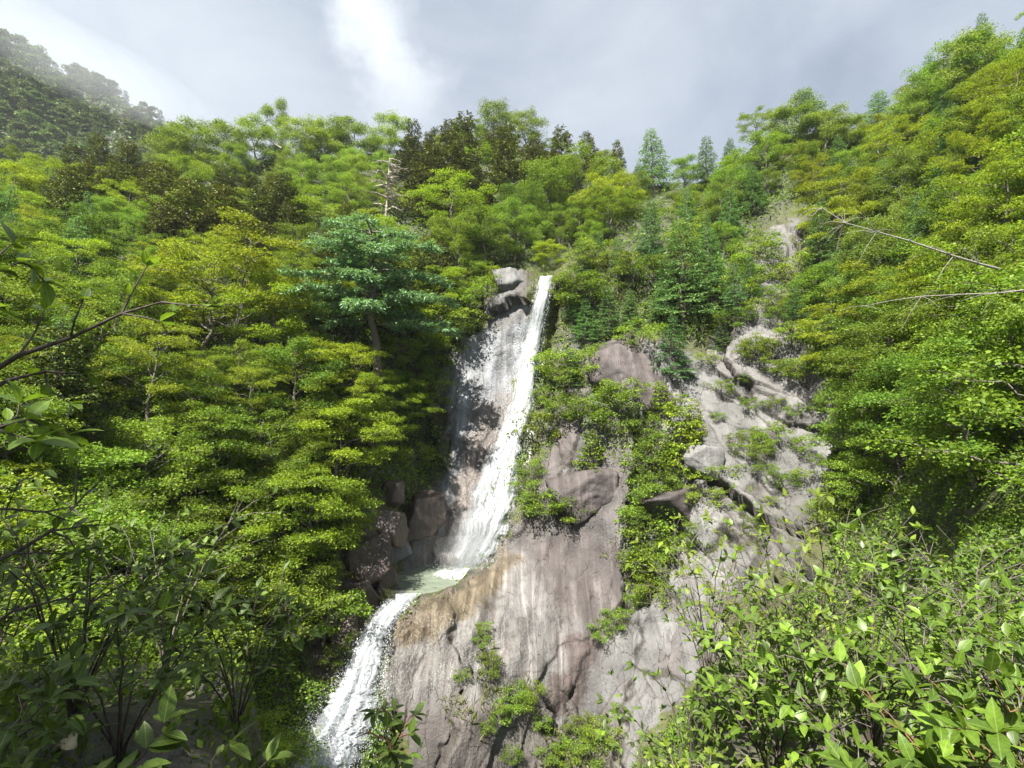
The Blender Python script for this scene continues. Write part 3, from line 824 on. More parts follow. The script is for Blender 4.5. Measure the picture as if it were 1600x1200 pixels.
def boulder(name, u, v, wpx, hpx, mat, label, seed, lean=0.0, rnd=0.0, flat=0.7, out=0.25, planes=11, cat='boulder', group=None):
    rg = np.random.default_rng(seed)
    c0 = surf(u, v)[0]; d = c0[1]
    W = wpx / F * d; H = hpx / F * d
    sv, f = ICO4 if max(wpx, hpx) > 55 else ICO3
    jn = unit(np.array([[1, 0.1, 0.25], [-0.15, 1, 0.3], [-0.2, -0.25, 1.0]]) + rg.normal(size=(3, 3)) * 0.22)
    n = np.concatenate([unit(rg.normal(size=(max(planes // 2, 3), 3))), jn, -unit(jn + rg.normal(size=(3, 3)) * 0.25)])
    off = np.concatenate([rg.uniform(0.70, 1.0, max(planes // 2, 3)), rg.uniform(0.66 + 0.2 * rnd, 0.9, 6)])
    r = np.min(np.where(sv @ n.T > 0.05, off[None] / np.maximum(sv @ n.T, 0.05), 9.0), axis=1)
    p = sv * r[:, None]
    p *= np.array([W * 0.56, max(W, H) * 0.5 * flat, H * 0.56])
    p += unit(sv) * ((fbm(p * 1.1 + seed, 4) * 0.030 + np.minimum(perlin(p * 2.3 + seed), 0) * 0.03) * min(W, H) )[:, None]
    a = math.radians(lean); ca, sa = math.cos(a), math.sin(a)
    x = p[:, 0] * ca - p[:, 2] * sa; z = p[:, 0] * sa + p[:, 2] * ca; p[:, 0] = x; p[:, 2] = z
    ax = R(-18); cx, sx = math.cos(ax), math.sin(ax)
    y = p[:, 1] * cx - p[:, 2] * sx; z = p[:, 1] * sx + p[:, 2] * cx; p[:, 1] = y; p[:, 2] = z
    c = c0 - np.array([c0[0], c0[1], c0[2] - CAMZ]) / c0[1] * out
    me = mesh_np(name, p, f, mat, True)
    o = new_obj(name, me); o.location = [float(k) for k in np.ravel(c)]
    return tag(o, label, cat, group)

boulder('boulder', 972, 590, 84, 112, M['rock_purple'], 'large smooth purple-brown boulder jutting from the rock right of the waterfall', 44, lean=10, flat=0.7, out=0.25, planes=16, rnd=1.0)
boulder('boulder', 918, 768, 92, 84, M['rock_purple'], 'dark brown blocky boulder above the big smooth slab', 9, lean=8, flat=0.7, out=0.0, planes=8)
boulder('boulder', 1098, 728, 58, 50, M['rock_grey'], 'grey boulder wedged below the yellow-green young fir', 10, lean=-12, out=0.0)
boulder('boulder', 1058, 785, 90, 60, M['rock_purple'], 'wide grey-purple boulder with mossy top, right of the green shrub column', 11, lean=14, out=0.0)
boulder('rock_slab', 625, 850, 36, 56, M['rock_slab'], 'pale grey wedge of rock standing at the back of the pool', 18, lean=14, flat=0.5, out=0.3, planes=5, cat='rock')
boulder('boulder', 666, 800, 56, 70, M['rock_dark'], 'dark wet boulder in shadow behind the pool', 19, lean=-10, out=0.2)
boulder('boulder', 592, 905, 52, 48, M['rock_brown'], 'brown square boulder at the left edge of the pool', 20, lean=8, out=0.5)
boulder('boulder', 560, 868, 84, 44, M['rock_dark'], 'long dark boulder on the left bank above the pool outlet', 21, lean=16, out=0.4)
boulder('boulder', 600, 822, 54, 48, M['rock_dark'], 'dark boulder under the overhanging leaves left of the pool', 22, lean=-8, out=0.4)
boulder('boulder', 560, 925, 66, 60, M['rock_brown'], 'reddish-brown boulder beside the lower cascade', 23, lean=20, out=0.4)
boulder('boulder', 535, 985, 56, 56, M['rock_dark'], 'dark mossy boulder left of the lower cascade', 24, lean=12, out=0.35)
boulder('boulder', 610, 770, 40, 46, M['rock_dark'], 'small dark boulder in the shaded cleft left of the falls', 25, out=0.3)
boulder('boulder', 800, 452, 42, 48, M['rock_grey'], 'pale angular boulder left of the waterfall lip', 26, lean=-6, out=0.35, planes=8)

# ------------------------------------------------------------------ tree makers: each returns (trunk mesh, crown mesh)
def rnd_path(p0, p1, n, wob, rg, sag=0.0):
    t = np.linspace(0, 1, n)[:, None]
    p = p0 * (1 - t) + p1 * t
    p[1:-1] += rg.normal(size=(n - 2, 3)) * wob
    p[:, 2] += sag * (t[:, 0] * (1 - t[:, 0])) * 4
    return p

def make_broad(name, seed, H=8.0, W=3.2, leaf=0.17, n_limb=13, per=120, mat='maple', bark='bark', flat=0.26, disc=0.85, low=0.18, tilt=0.35, airy=1.0):
    rg = np.random.default_rng(seed)
    tb = Tubes()
    top = np.array([rg.normal() * 0.3, rg.normal() * 0.3, H * 0.93])
    tr = rnd_path(np.array([0, 0, -0.6]), top, 9, H * 0.018, rg)
    tb.add(tr, np.linspace(0.018 * H + 0.03, 0.02, 9), 7)
    cen = []
    for k in range(n_limb):
        t = low + (0.97 - low) * ((k + rg.uniform(0, 0.8)) / n_limb)
        b = np.array([np.interp(t * H, tr[:, 2], tr[:, j]) for j in range(3)])
        az = k * 2.4 + rg.uniform(-0.5, 0.5)
        prof = (math.sin(math.pi * min(1, (t - low) / (1 - low) * 0.72 + 0.24))) ** 0.7
        Ln = W * prof * rg.uniform(0.75, 1.1) + 0.25
        rise = Ln * rg.uniform(0.12, 0.5) + 0.2
        e = b + np.array([math.cos(az) * Ln, math.sin(az) * Ln, rise])
        lp = rnd_path(b, e, 6, Ln * 0.04, rg, sag=Ln * 0.06)
        tb.add(lp, np.linspace(0.008 * H * (1.15 - t) + 0.015, 0.008, 6), 5)
        for j in range(2, 6):
            nsub = 3 if Ln > 1.6 else 2 if Ln > 0.8 else 1
            for _ in range(nsub):
                a2 = az + rg.uniform(-1.3, 1.3); l2 = rg.uniform(0.3, 0.9) * (0.35 + 0.22 * Ln)
                q = lp[j] + np.array([math.cos(a2) * l2, math.sin(a2) * l2, rg.uniform(-0.08, 0.28) * l2])
                tb.add(np.stack([lp[j], (lp[j] + q) / 2 + [0, 0, 0.04], q]), [0.012, 0.009, 0.005], 4)
                cen.append(q)
        cen.append(e)
    cen.append(top + [0, 0, 0.2])
    cen = np.array(cen); m = len(cen); cen[:, 2] += rg.normal(size=m) * 0.10 * disc
    rad = rg.uniform(0.34, 0.95, m) * disc
    cnt = np.maximum((per * rad ** 2 * airy).astype(int), 12)
    ci = np.repeat(np.arange(m), cnt); N_ = len(ci)
    ang = rg.uniform(0, 2 * math.pi, N_); rr = np.sqrt(rg.uniform(0, 1, N_))
    out = np.stack([np.cos(ang), np.sin(ang), np.zeros(N_)], 1)
    loc = out * (rr * rad[ci])[:, None]
    # boughs are shallow domes, tilted outwards from the stem
    loc[:, 2] = flat * rad[ci] * (1 - rr ** 2) * rg.uniform(0.2, 1.0, N_) + rg.normal(size=N_) * flat * 0.28 * rad[ci]
    tl = unit(np.concatenate([cen[:, :2], np.zeros((m, 1))], 1)) * rg.uniform(-0.15, 0.55, m)[:, None]
    loc[:, 2] -= (loc * tl[ci]).sum(1)
    c = cen[ci] + loc
    nr = unit(np.array([0, 0, 1.0]) + out * rr[:, None] * 0.4 + rg.normal(size=(N_, 3)) * tilt)
    ax = out + rg.normal(size=(N_, 3)) * 0.6
    ax = ax - nr * (ax * nr).sum(1, keepdims=True)
    L_ = leaf * rg.uniform(0.65, 1.3, N_)
    v, f = leaf_quads(c, ax, nr, L_, L_ * rg.uniform(0.5, 0.75, N_))
    return tb.mesh(name + '_trunk', M[bark]), mesh_np(name + '_crown', v, f, M[mat])

def make_conifer(name, seed, H=9.0, W=2.2, mat='larch', bark='bark', droop=0.12, whorls=26, spray=0.26, sw=0.30, dens=1.0, low=0.10, shape=0.85, gap=0.25, up=0.0, jitter=0.35, bend=0.0):
    rg = np.random.default_rng(seed)
    tb = Tubes()
    tr = rnd_path(np.array([0, 0, -0.6]), np.array([bend, 0, H]), 8, 0.03 * H * 0.3, rg)
    tb.add(tr, np.linspace(0.014 * H + 0.03, 0.012, 8), 7)
    C, A, Nn, Ls = [], [], [], []
    for k in range(whorls):
        t = low + (0.985 - low) * (k + rg.uniform(0, 0.7)) / whorls
        b = np.array([np.interp(t * H, tr[:, 2], tr[:, j]) for j in range(3)])
        nb = rg.integers(4, 7)
        for j in range(nb):
            if rg.uniform() < gap * (1 - t): continue
            az = 2 * math.pi * (j + rg.uniform(-0.3, 0.3)) / nb + k * 1.1
            Ln = W * ((1 - t) ** shape) * rg.uniform(0.6, 1.15) + 0.16
            n = 7
            s = np.linspace(0, 1, n)
            dz = Ln * (up * s - droop * (s ** 1.4) * 1.4 + 0.12 * s ** 4)
            bp = b + np.stack([np.cos(az) * s * Ln, np.sin(az) * s * Ln, dz], 1) + rg.normal(size=(n, 3)) * 0.02 * Ln * s[:, None]
            if Ln > 0.5: tb.add(bp, np.linspace(0.006 + 0.007 * Ln, 0.004, n), 4)
            nl = max(int(Ln * 9 * dens), 4)
            for i in range(nl):
                q = rg.uniform(0.15, 1.0) ** 0.8
                o = np.array([np.interp(q, s, bp[:, a]) for a in range(3)])
                sd = 1 if i % 2 else -1
                a2 = az + sd * rg.uniform(0.5, 1.15)
                tw = (0.20 + 0.28 * Ln * (1 - q * 0.75)) * rg.uniform(0.5, 1.1)
                ns = max(int(tw / (spray * 0.42)), 2)
                st = np.linspace(0.05, 1, ns)
                dirv = np.array([math.cos(a2), math.sin(a2), -0.10 - droop * 0.8])
                C.append(o + dirv * (st * tw)[:, None] + rg.normal(size=(ns, 3)) * 0.035)
                A.append(dirv + rg.normal(size=(ns, 3)) * jitter)
                Nn.append(np.array([0, 0, 1.0]) + rg.normal(size=(ns, 3)) * 0.45)
                Ls.append(spray * rg.uniform(0.7, 1.3, ns))
    C = np.concatenate(C); A = unit(np.concatenate(A)); Nn = np.concatenate(Nn); Ls = np.concatenate(Ls)
    Nn = unit(Nn - A * (Nn * A).sum(1, keepdims=True))
    v, f = leaf_quads(C, A, Nn, Ls, Ls * sw, fold=0.3)
    return tb.mesh(name + '_trunk', M[bark]), mesh_np(name + '_crown', v, f, M[mat])

def make_spreading(name, seed):
    """old larch with a wide flat-topped crown of layered boughs, blue-green"""
    rg = np.random.default_rng(seed)
    tb = Tubes(); H = 11.0
    tr = rnd_path(np.array([0.6, 0, -1.0]), np.array([-0.3, 0, H]), 9, 0.22, rg)
    tb.add(tr, np.linspace(0.26, 0.05, 9), 8)
    C, A, Nn, Ls = [], [], [], []
    for k in range(34):
        t = 0.28 + 0.70 * (k / 34) ** 0.9
        b = np.array([np.interp(t * H, tr[:, 2], tr[:, j]) for j in range(3)])
        az = k * 2.39 + rg.uniform(-0.3, 0.3)
        Ln = (6.4 * (1 - t) ** 0.55 * rg.uniform(0.7, 1.08)) * (0.75 + 0.35 * abs(math.cos(az))) + 0.5
        n = 10; s = np.linspace(0, 1, n)
        dz = Ln * (0.22 * s - 0.30 * s ** 2)
        bp = b + np.stack([np.cos(az) * s * Ln, np.sin(az) * s * Ln, dz], 1) + rg.normal(size=(n, 3)) * 0.03 * Ln * s[:, None]
        tb.add(bp, np.linspace(0.075, 0.012, n), 5)
        for i in range(int(Ln * 15)):
            q = rg.uniform(0.12, 1.0)
            o = np.array([np.interp(q, s, bp[:, a]) for a in range(3)])
            a2 = az + (1 if i % 2 else -1) * rg.uniform(0.4, 1.2)
            tw = (0.45 + 0.16 * Ln) * rg.uniform(0.5, 1.15) * (1.15 - 0.5 * q)
            ns = max(int(tw / 0.042), 5)
            st = rg.uniform(0.0, 1, ns)
            dirv = np.array([math.cos(a2), math.sin(a2), rg.uniform(-0.35, 0.12)])
            C.append(o + dirv * (st * tw)[:, None] + rg.normal(size=(ns, 3)) * 0.06)
            A.append(dirv + rg.normal(size=(ns, 3)) * 0.5); Nn.append(np.array([0, 0, 1.0]) + rg.normal(size=(ns, 3)) * 0.5)
            Ls.append(0.24 * rg.uniform(0.7, 1.3, ns))
    C = np.concatenate(C); A = unit(np.concatenate(A)); Nn = np.concatenate(Nn); Ls = np.concatenate(Ls)
    Nn = unit(Nn - A * (Nn * A).sum(1, keepdims=True))
    v, f = leaf_quads(C, A, Nn, Ls, Ls * 0.28, fold=0.3)
    return tb.mesh(name + '_trunk', M['bark']), mesh_np(name + '_crown', v, f, M['bluelarch'])

def make_snag(name, seed):
    rg = np.random.default_rng(seed); tb = Tubes(); br = Tubes(); H = 8.6
    tr = rnd_path(np.array([0, 0, -0.6]), np.array([0.35, 0, H]), 9, 0.07, rg)
    tb.add(tr, np.linspace(0.24, 0.06, 9), 7)
    for k in range(40):
        t = rg.uniform(0.22, 0.98); b = np.array([np.interp(t * H, tr[:, 2], tr[:, j]) for j in range(3)])
        az = rg.uniform(-1.2, 1.2) if k % 2 else rg.uniform(0, 6.28)
        Ln = rg.uniform(0.3, 1.0) ** 1.6 * 4.0 * (1.2 - t * 0.8) + 0.2; cv = rg.uniform(-0.2, 0.7); s = np.linspace(0, 1, 8)
        bp = b + np.stack([np.cos(az) * s * Ln, np.sin(az) * s * Ln, Ln * (cv * s - (cv * 0.9 + 0.15) * s ** 2.2)], 1) + rg.normal(size=(8, 3)) * 0.09 * s[:, None]
        br.add(bp, np.linspace(0.06 + 0.03 * Ln, 0.03, 8), 5)
        for i in range(8):
            q = rg.integers(3, 8); a2 = az + rg.choice([-1, 1]) * rg.uniform(0.4, 1.1); l2 = rg.uniform(0.2, 0.7)
            br.add(np.stack([bp[q], bp[q] + np.array([math.cos(a2), math.sin(a2), rg.uniform(-0.3, 0.5)]) * l2]), [0.035, 0.015], 4)
    return tb.mesh(name + '_trunk', M['snag']), br.mesh(name + '_branches', M['snag'])

KIND = {
 'maple': [make_broad('maple', 100 + k, H=7.2 + k * 0.5, W=2.9 + 0.2 * k, mat='maple', per=250, leaf=0.13, tilt=0.7, flat=0.42, n_limb=15) for k in range(4)],
 'broadleaf': [make_broad('broadleaf', 120 + k, H=7.8 + k * 0.5, W=2.7 + 0.2 * k, mat='broadleaf', per=230, leaf=0.145, flat=0.75, disc=0.92, tilt=0.9, n_limb=15) for k in range(4)],
 'birch': [make_broad('birch', 140 + k, H=9.0 + k * 0.5, W=2.4, mat='birch', bark='paleb', per=150, leaf=0.16, flat=0.95, disc=1.1, tilt=1.0, low=0.2, n_limb=15) for k in range(3)],
 'hemlock': [make_conifer('hemlock', 160 + k, H=9.0 + k, W=3.2, mat='hemlock', bark='darkbark', droop=0.02, whorls=22, spray=0.26, sw=0.5, dens=1.5, shape=0.55, up=0.10, gap=0.3, jitter=0.5) for k in range(3)],
 'larch': [make_conifer('larch', 180 + k, H=9.0 + k * 0.6, W=2.5, mat='larch', droop=0.14, whorls=28, spray=0.24, sw=0.30, dens=1.5, gap=0.15) for k in range(3)],
 'fir': [make_conifer('fir', 200 + k, H=4.2, W=1.7, mat='fir', droop=0.05, whorls=16, spray=0.20, sw=0.4, dens=1.5, low=0.02, gap=0.1, up=0.12, shape=0.7) for k in range(2)],
 'thicket': [make_broad('thicket', 270 + k, H=3.6, W=2.0, mat='shrub', per=260, leaf=0.115, n_limb=14, flat=0.6, disc=0.62, low=0.04, tilt=0.75) for k in range(4)],
 'shrub': [make_broad('shrub', 220 + k, H=1.7, W=1.05, mat='shrub', per=260, leaf=0.115, n_limb=9, flat=0.5, disc=0.5, low=0.06, tilt=0.6) for k in range(4)],
 'far': [make_broad('far', 240 + k, H=12.0, W=4.2, mat='far', per=26, leaf=0.7, n_limb=11, flat=0.5, disc=1.5, tilt=0.7, low=0.15) for k in range(3)],
 'farcon': [make_conifer('farcon', 250 + k, H=14.0, W=3.4, mat='far', droop=0.12, whorls=17, spray=0.6, sw=0.4, dens=0.45, low=0.08) for k in range(2)],
}
HGT = {'thicket': 3.8, 'maple': 8.0, 'broadleaf': 8.6, 'birch': 9.5, 'hemlock': 10.0, 'larch': 9.6, 'fir': 4.2, 'shrub': 1.8, 'far': 12.0, 'farcon': 14.0}
NAME = {'thicket': 'bushy_tree', 'maple': 'maple_tree', 'broadleaf': 'broadleaf_tree', 'birch': 'birch_tree', 'hemlock': 'hemlock_tree', 'larch': 'larch_tree', 'fir': 'young_fir', 'shrub': 'shrub', 'far': 'distant_tree', 'farcon': 'distant_conifer'}
CATG = {'thicket': 'small tree', 'maple': 'tree', 'broadleaf': 'tree', 'birch': 'tree', 'hemlock': 'conifer', 'larch': 'larch', 'fir': 'young fir', 'shrub': 'shrub', 'far': 'tree', 'farcon': 'conifer'}
LOOK = {'thicket': 'low fine-leaved bushy tree', 'maple': 'bright yellow-green layered tree', 'broadleaf': 'mid-green leafy tree', 'birch': 'pale airy light-green tree', 'hemlock': 'dark olive conifer',
        'larch': 'soft blue-green larch', 'fir': 'small yellow-green fir', 'shrub': 'low green shrub', 'far': 'hazy dark tree', 'farcon': 'hazy dark conifer'}
GROUP = {'thicket': 'low bushy trees on the slopes', 'maple': 'layered bright trees on the slopes', 'broadleaf': 'leafy trees on the slopes', 'birch': 'pale trees near the skyline', 'hemlock': 'dark conifers on the slopes',
         'larch': 'larches on the slopes', 'fir': 'young firs on the rock', 'shrub': 'shrubs on the slopes and rock', 'far': 'trees on the far misty mountain', 'farcon': 'conifers on the far misty mountain'}
TREES = []          # (kind, u of crown, v of crown, height, object)

def plant(kind, base, height, rot=None, wide=1.0, label=None, tiltx=0.0, rg=random):
    tm, cm = KIND[kind][rg.randrange(len(KIND[kind]))]
    e = bpy.data.objects.new(NAME[kind], None); COL.objects.link(e); e.empty_display_size = 0.3
    s = height / HGT[kind]
    e.location = [float(x) for x in base]
    e.rotation_euler = (rg.uniform(-0.05, 0.05), tiltx + rg.uniform(-0.05, 0.05), rg.uniform(0, 6.28) if rot is None else rot)
    e.scale = (s * wide, s * wide, s)
    new_obj('trunk', tm, e); new_obj('crown', cm, e)
    cu, cv = proj(np.asarray(base) + np.array([0, 0, height * 0.6]))
    e['category'] = CATG[kind]; e['group'] = GROUP[kind]
    if label: e['label'] = label
    else: TREES.append((kind, float(cu), float(cv), height, e))
    return e

def plant_px(kind, u, vbase, hpx, wide=1.0, sink=0.3, **kw):
    """a tree whose foot the photograph puts at (u, vbase) on the hillside and whose height is hpx pixels there"""
    b = surf(u, vbase)[0].copy(); d = b[1]; b[2] -= sink
    return plant(kind, b, hpx / F * d + sink, wide=wide, **kw)

# trees the eye picks out
def single(name, meshes, u, v, hpx, hm, label, cat, rot=0.0, part2='crown', wide=1.0):
    b = surf(u, v)[0]; d = b[1]
    e = bpy.data.objects.new(name, None); COL.objects.link(e)
    s = hpx / F * d / hm
    e.location = (b[0], b[1], b[2] - 0.3); e.scale = (s * wide, s * wide, s); e.rotation_euler = (0, 0, rot)
    new_obj('trunk', meshes[0], e); new_obj(part2, meshes[1], e)
    return tag(e, label, cat)
single('larch_tree', make_spreading('spreading_larch', 300), 575, 575, 250, 11.0, 'wide spreading blue-green old larch left of the waterfall', 'larch', wide=1.28)
single('dead_tree', make_snag('snag', 301), 602, 350, 120, 8.6, 'bleached bare dead tree among dark conifers on the left slope', 'dead tree', part2='branches')

HAND = [
 ('larch', 905, 445, 58, 1.3), ('larch', 938, 425, 55, 1.3), ('larch', 968, 440, 72, 1.2), ('larch', 892, 505, 52, 1.4), ('larch', 985, 520, 72, 1.3), ('larch', 1140, 370, 85, 1.2), ('larch', 1180, 335, 85, 1.2), ('larch', 1335, 430, 105, 1.2), ('larch', 1385, 335, 95, 1.2), ('larch', 1300, 340, 85, 1.2), ('larch', 1075, 370, 80, 1.2), ('larch', 1450, 420, 120, 1.2),
 # kind, u, foot v, height px, width factor
 ('larch', 1016, 415, 118, 0.95), ('larch', 1068, 500, 170, 1.35), ('larch', 1050, 590, 110, 1.35), ('larch', 1105, 470, 120, 1.2), ('larch', 1040, 500, 90, 1.3),
 ('larch', 1285, 440, 130, 1.1), ('larch', 1110, 420, 110, 1.0), ('larch', 955, 540, 85, 1.4), ('larch', 915, 540, 70, 1.5), ('larch', 895, 610, 60, 1.6),
 ('larch', 1023, 300, 112, 1.25), ('larch', 1105, 300, 90, 1.2), ('larch', 1460, 190, 100, 1.1), ('larch', 1510, 150, 95, 1.1), ('larch', 1550, 120, 85, 1.1), ('hemlock', 968, 300, 100, 0.55), ('hemlock', 920, 280, 95, 0.8),
 ('larch', 1150, 500, 85, 1.2), ('larch', 1175, 470, 70, 1.2), ('larch', 1130, 540, 60, 1.3), ('larch', 1240, 520, 60, 1.3), ('larch', 1305, 580, 90, 1.2), ('fir', 1063, 740, 130, 0.72), ('fir', 1035, 650, 55, 0.9), ('fir', 925, 735, 66, 1.0), ('fir', 1008, 925, 72, 0.7), ('fir', 1083, 690, 66, 0.7),
 ('maple', 375, 560, 190, 1.2), ('maple', 320, 560, 165, 1.1), ('maple', 430, 580, 150, 1.1), ('maple', 520, 770, 150, 1.25), ('maple', 480, 900, 170, 1.2), ('maple', 545, 740, 120, 1.2),
 ('maple', 430, 900, 150, 1.2), ('maple', 560, 640, 100, 1.2), ('maple', 500, 640, 110, 1.3),
 ('broadleaf', 1390, 720, 150, 1.2), ('broadleaf', 1450, 720, 150, 1.2), ('broadleaf', 1500, 740, 170, 1.2), ('maple', 1390, 560, 150, 1.2), ('maple', 1480, 560, 160, 1.2),
 ('hemlock', 670, 350, 150, 1.0), ('hemlock', 720, 330, 150, 1.0), ('hemlock', 640, 300, 110, 0.9), ('hemlock', 790, 310, 125, 1.0), ('hemlock', 840, 310, 115, 1.0), ('hemlock', 880, 300, 110, 1.0), ('hemlock', 700, 280, 95, 1.0),
 ('hemlock', 290, 390, 130, 1.2), ('hemlock', 350, 400, 130, 1.2), ('hemlock', 400, 390, 120, 1.1), ('hemlock', 250, 360, 120, 1.1), ('hemlock', 150, 302, 92, 1.1), ('hemlock', 200, 305, 88, 1.1), ('hemlock', 110, 302, 78, 1.1),
 ('birch', 430, 250, 92, 0.8), ('birch', 355, 270, 82, 1.4), ('birch', 470, 265, 76, 1.4), ('birch', 300, 282, 84, 1.4), ('birch', 550, 260, 76, 1.5), ('birch', 770, 235, 82, 1.3), ('birch', 820, 250, 75, 1.2), ('birch', 610, 260, 72, 1.4), ('birch', 395, 265, 78, 1.4), ('birch', 510, 260, 72, 1.5), ('birch', 270, 290, 80, 1.4),
 ('broadleaf', 760, 430, 110, 1.2), ('broadleaf', 805, 415, 90, 1.1), ('broadleaf', 720, 440, 100, 1.2), ('maple', 715, 380, 105, 1.2), ('broadleaf', 850, 370, 120, 1.2), ('broadleaf', 900, 360, 110, 1.2), ('broadleaf', 820, 390, 100, 1.0), ('broadleaf', 875, 395, 60, 1.2),
 ('maple', 955, 350, 75, 1.3), ('broadleaf', 920, 390, 55, 1.4), ('maple', 690, 500, 90, 1.2),
 ('hemlock', 660, 480, 110, 1.0), ('hemlock', 690, 470, 100, 0.9),
]
for k, u, v, h, w in HAND: plant_px(k, u, v, h, w)

def inside(poly, u, v): return sdist(poly, np.array([u]), np.array([v]))[0] > 0
# shrubs and saplings rooted in the cracks of the rock
ROCKSHRUBS = [(905,440,40),(930,430,35),(890,460,30),(960,455,40),(985,445,35),(875,480,30),(900,490,45),(925,495,45),(1000,560,50),(870,600,40),(890,625,45),(860,640,40),(910,600,45),(940,575,30),
 (845,690,40),(870,665,40),(935,680,50),(960,665,45),(910,665,40),(985,650,45),(1000,690,55),(1010,740,60),(1030,720,60),(1000,800,50),(1020,790,55),(1040,770,45),(985,830,45),(1010,830,55),(1000,870,45),(985,900,40),(1010,900,45),
 (860,812,38),(880,815,34),(845,805,28),(830,745,30),(825,780,25),(1015,940,30),(985,950,25),(1125,760,35),(1150,700,22),(1190,700,25),(1100,795,38),(1170,640,25),(1230,600,26),(1180,560,25),(1240,550,30),(1260,500,38),(1215,520,25),
 (1160,480,40),(1145,520,30),(1250,440,42),(1270,480,45),(1310,560,55),(1330,600,60),(1340,660,60),(1345,720,60),(1325,780,50),(1310,830,50),(1200,400,40),(1180,420,40),(1150,440,45),
 (760,480,40),(745,500,45),(725,530,45),(775,440,26),(700,560,40),(755,455,35),(690,600,30),(670,640,40),(660,560,50),(640,660,45),(650,740,35),(640,520,60),(620,560,60),(690,530,45),
 (800,1105,40),(790,1120,36),(820,1110,40),(830,1095,30),(770,1115,25),(755,1010,14),(752,985,14),(762,1040,16),(765,1060,20),(720,1060,16),(850,1140,30),(750,1140,25),(940,1000,20),(960,985,22),
 (880,1170,40),(905,1150,40),(920,1185,45),(895,1195,40),(935,1160,40),(860,1190,35),(800,1190,30),(1060,870,36),(1085,850,40),(560,950,22),(540,1000,26),(520,1040,30),(585,860,22),(500,1000,45),(480,960,50),(500,930,45),(530,880,40),(555,830,36)]
_rr = random.Random(88)
for _ in range(46):
    u_, v_ = _rr.uniform(1095, 1325), _rr.uniform(430, 850)
    if inside([(1095,540),(1130,440),(1230,430),(1330,600),(1335,760),(1250,860),(1120,830)], u_, v_): ROCKSHRUBS.append((u_, v_, _rr.uniform(14, 36)))
ROCKSHRUBS += [(1280,585,34),(1300,650,36),(1250,700,26),(1220,760,28),(1180,820,30),(1290,800,40),(1265,850,36)]
for u, v, h in ROCKSHRUBS:
    h *= 0.55 if v > 1050 and u > 700 else 0.72 if (960 < u and 620 < v < 860) else 0.9
    plant_px('shrub', u + random.uniform(-5, 5), v, h * random.uniform(0.9, 1.25), random.uniform(0.9, 1.25), sink=0.12)

# the woods on both hillsides
def inside(poly, u, v): return sdist(poly, np.array([u]), np.array([v]))[0] > 0
Z_DARK = [[(100,190),(260,190),(280,300),(90,320)], [(230,250),(440,260),(470,400),(250,400)], [(615,160),(950,170),(960,330),(620,340)]]
Z_PALE = [[(250,170),(610,150),(600,300),(440,290),(250,270)]]
Z_RIGHT = [(880,230),(1700,-50),(1700,620),(1330,560),(1250,330),(980,380)]
def kind_at(u, v):
    r = random.random()
    if any(inside(z, u, v) for z in Z_DARK): return 'hemlock' if r < 0.68 else 'broadleaf' if r < 0.85 else 'birch'
    if any(inside(z, u, v) for z in Z_PALE): return 'birch' if r < 0.8 else 'broadleaf'
    if inside(Z_RIGHT, u, v): return 'larch' if r < 0.26 else 'maple' if r < 0.50 else 'broadleaf' if r < 0.84 else 'birch'
    if u > 900: return 'broadleaf' if r < 0.5 else 'maple' if r < 0.9 else 'larch'
    return 'maple' if r < 0.40 else 'broadleaf' if r < 0.76 else 'larch' if r < 0.84 else 'hemlock'

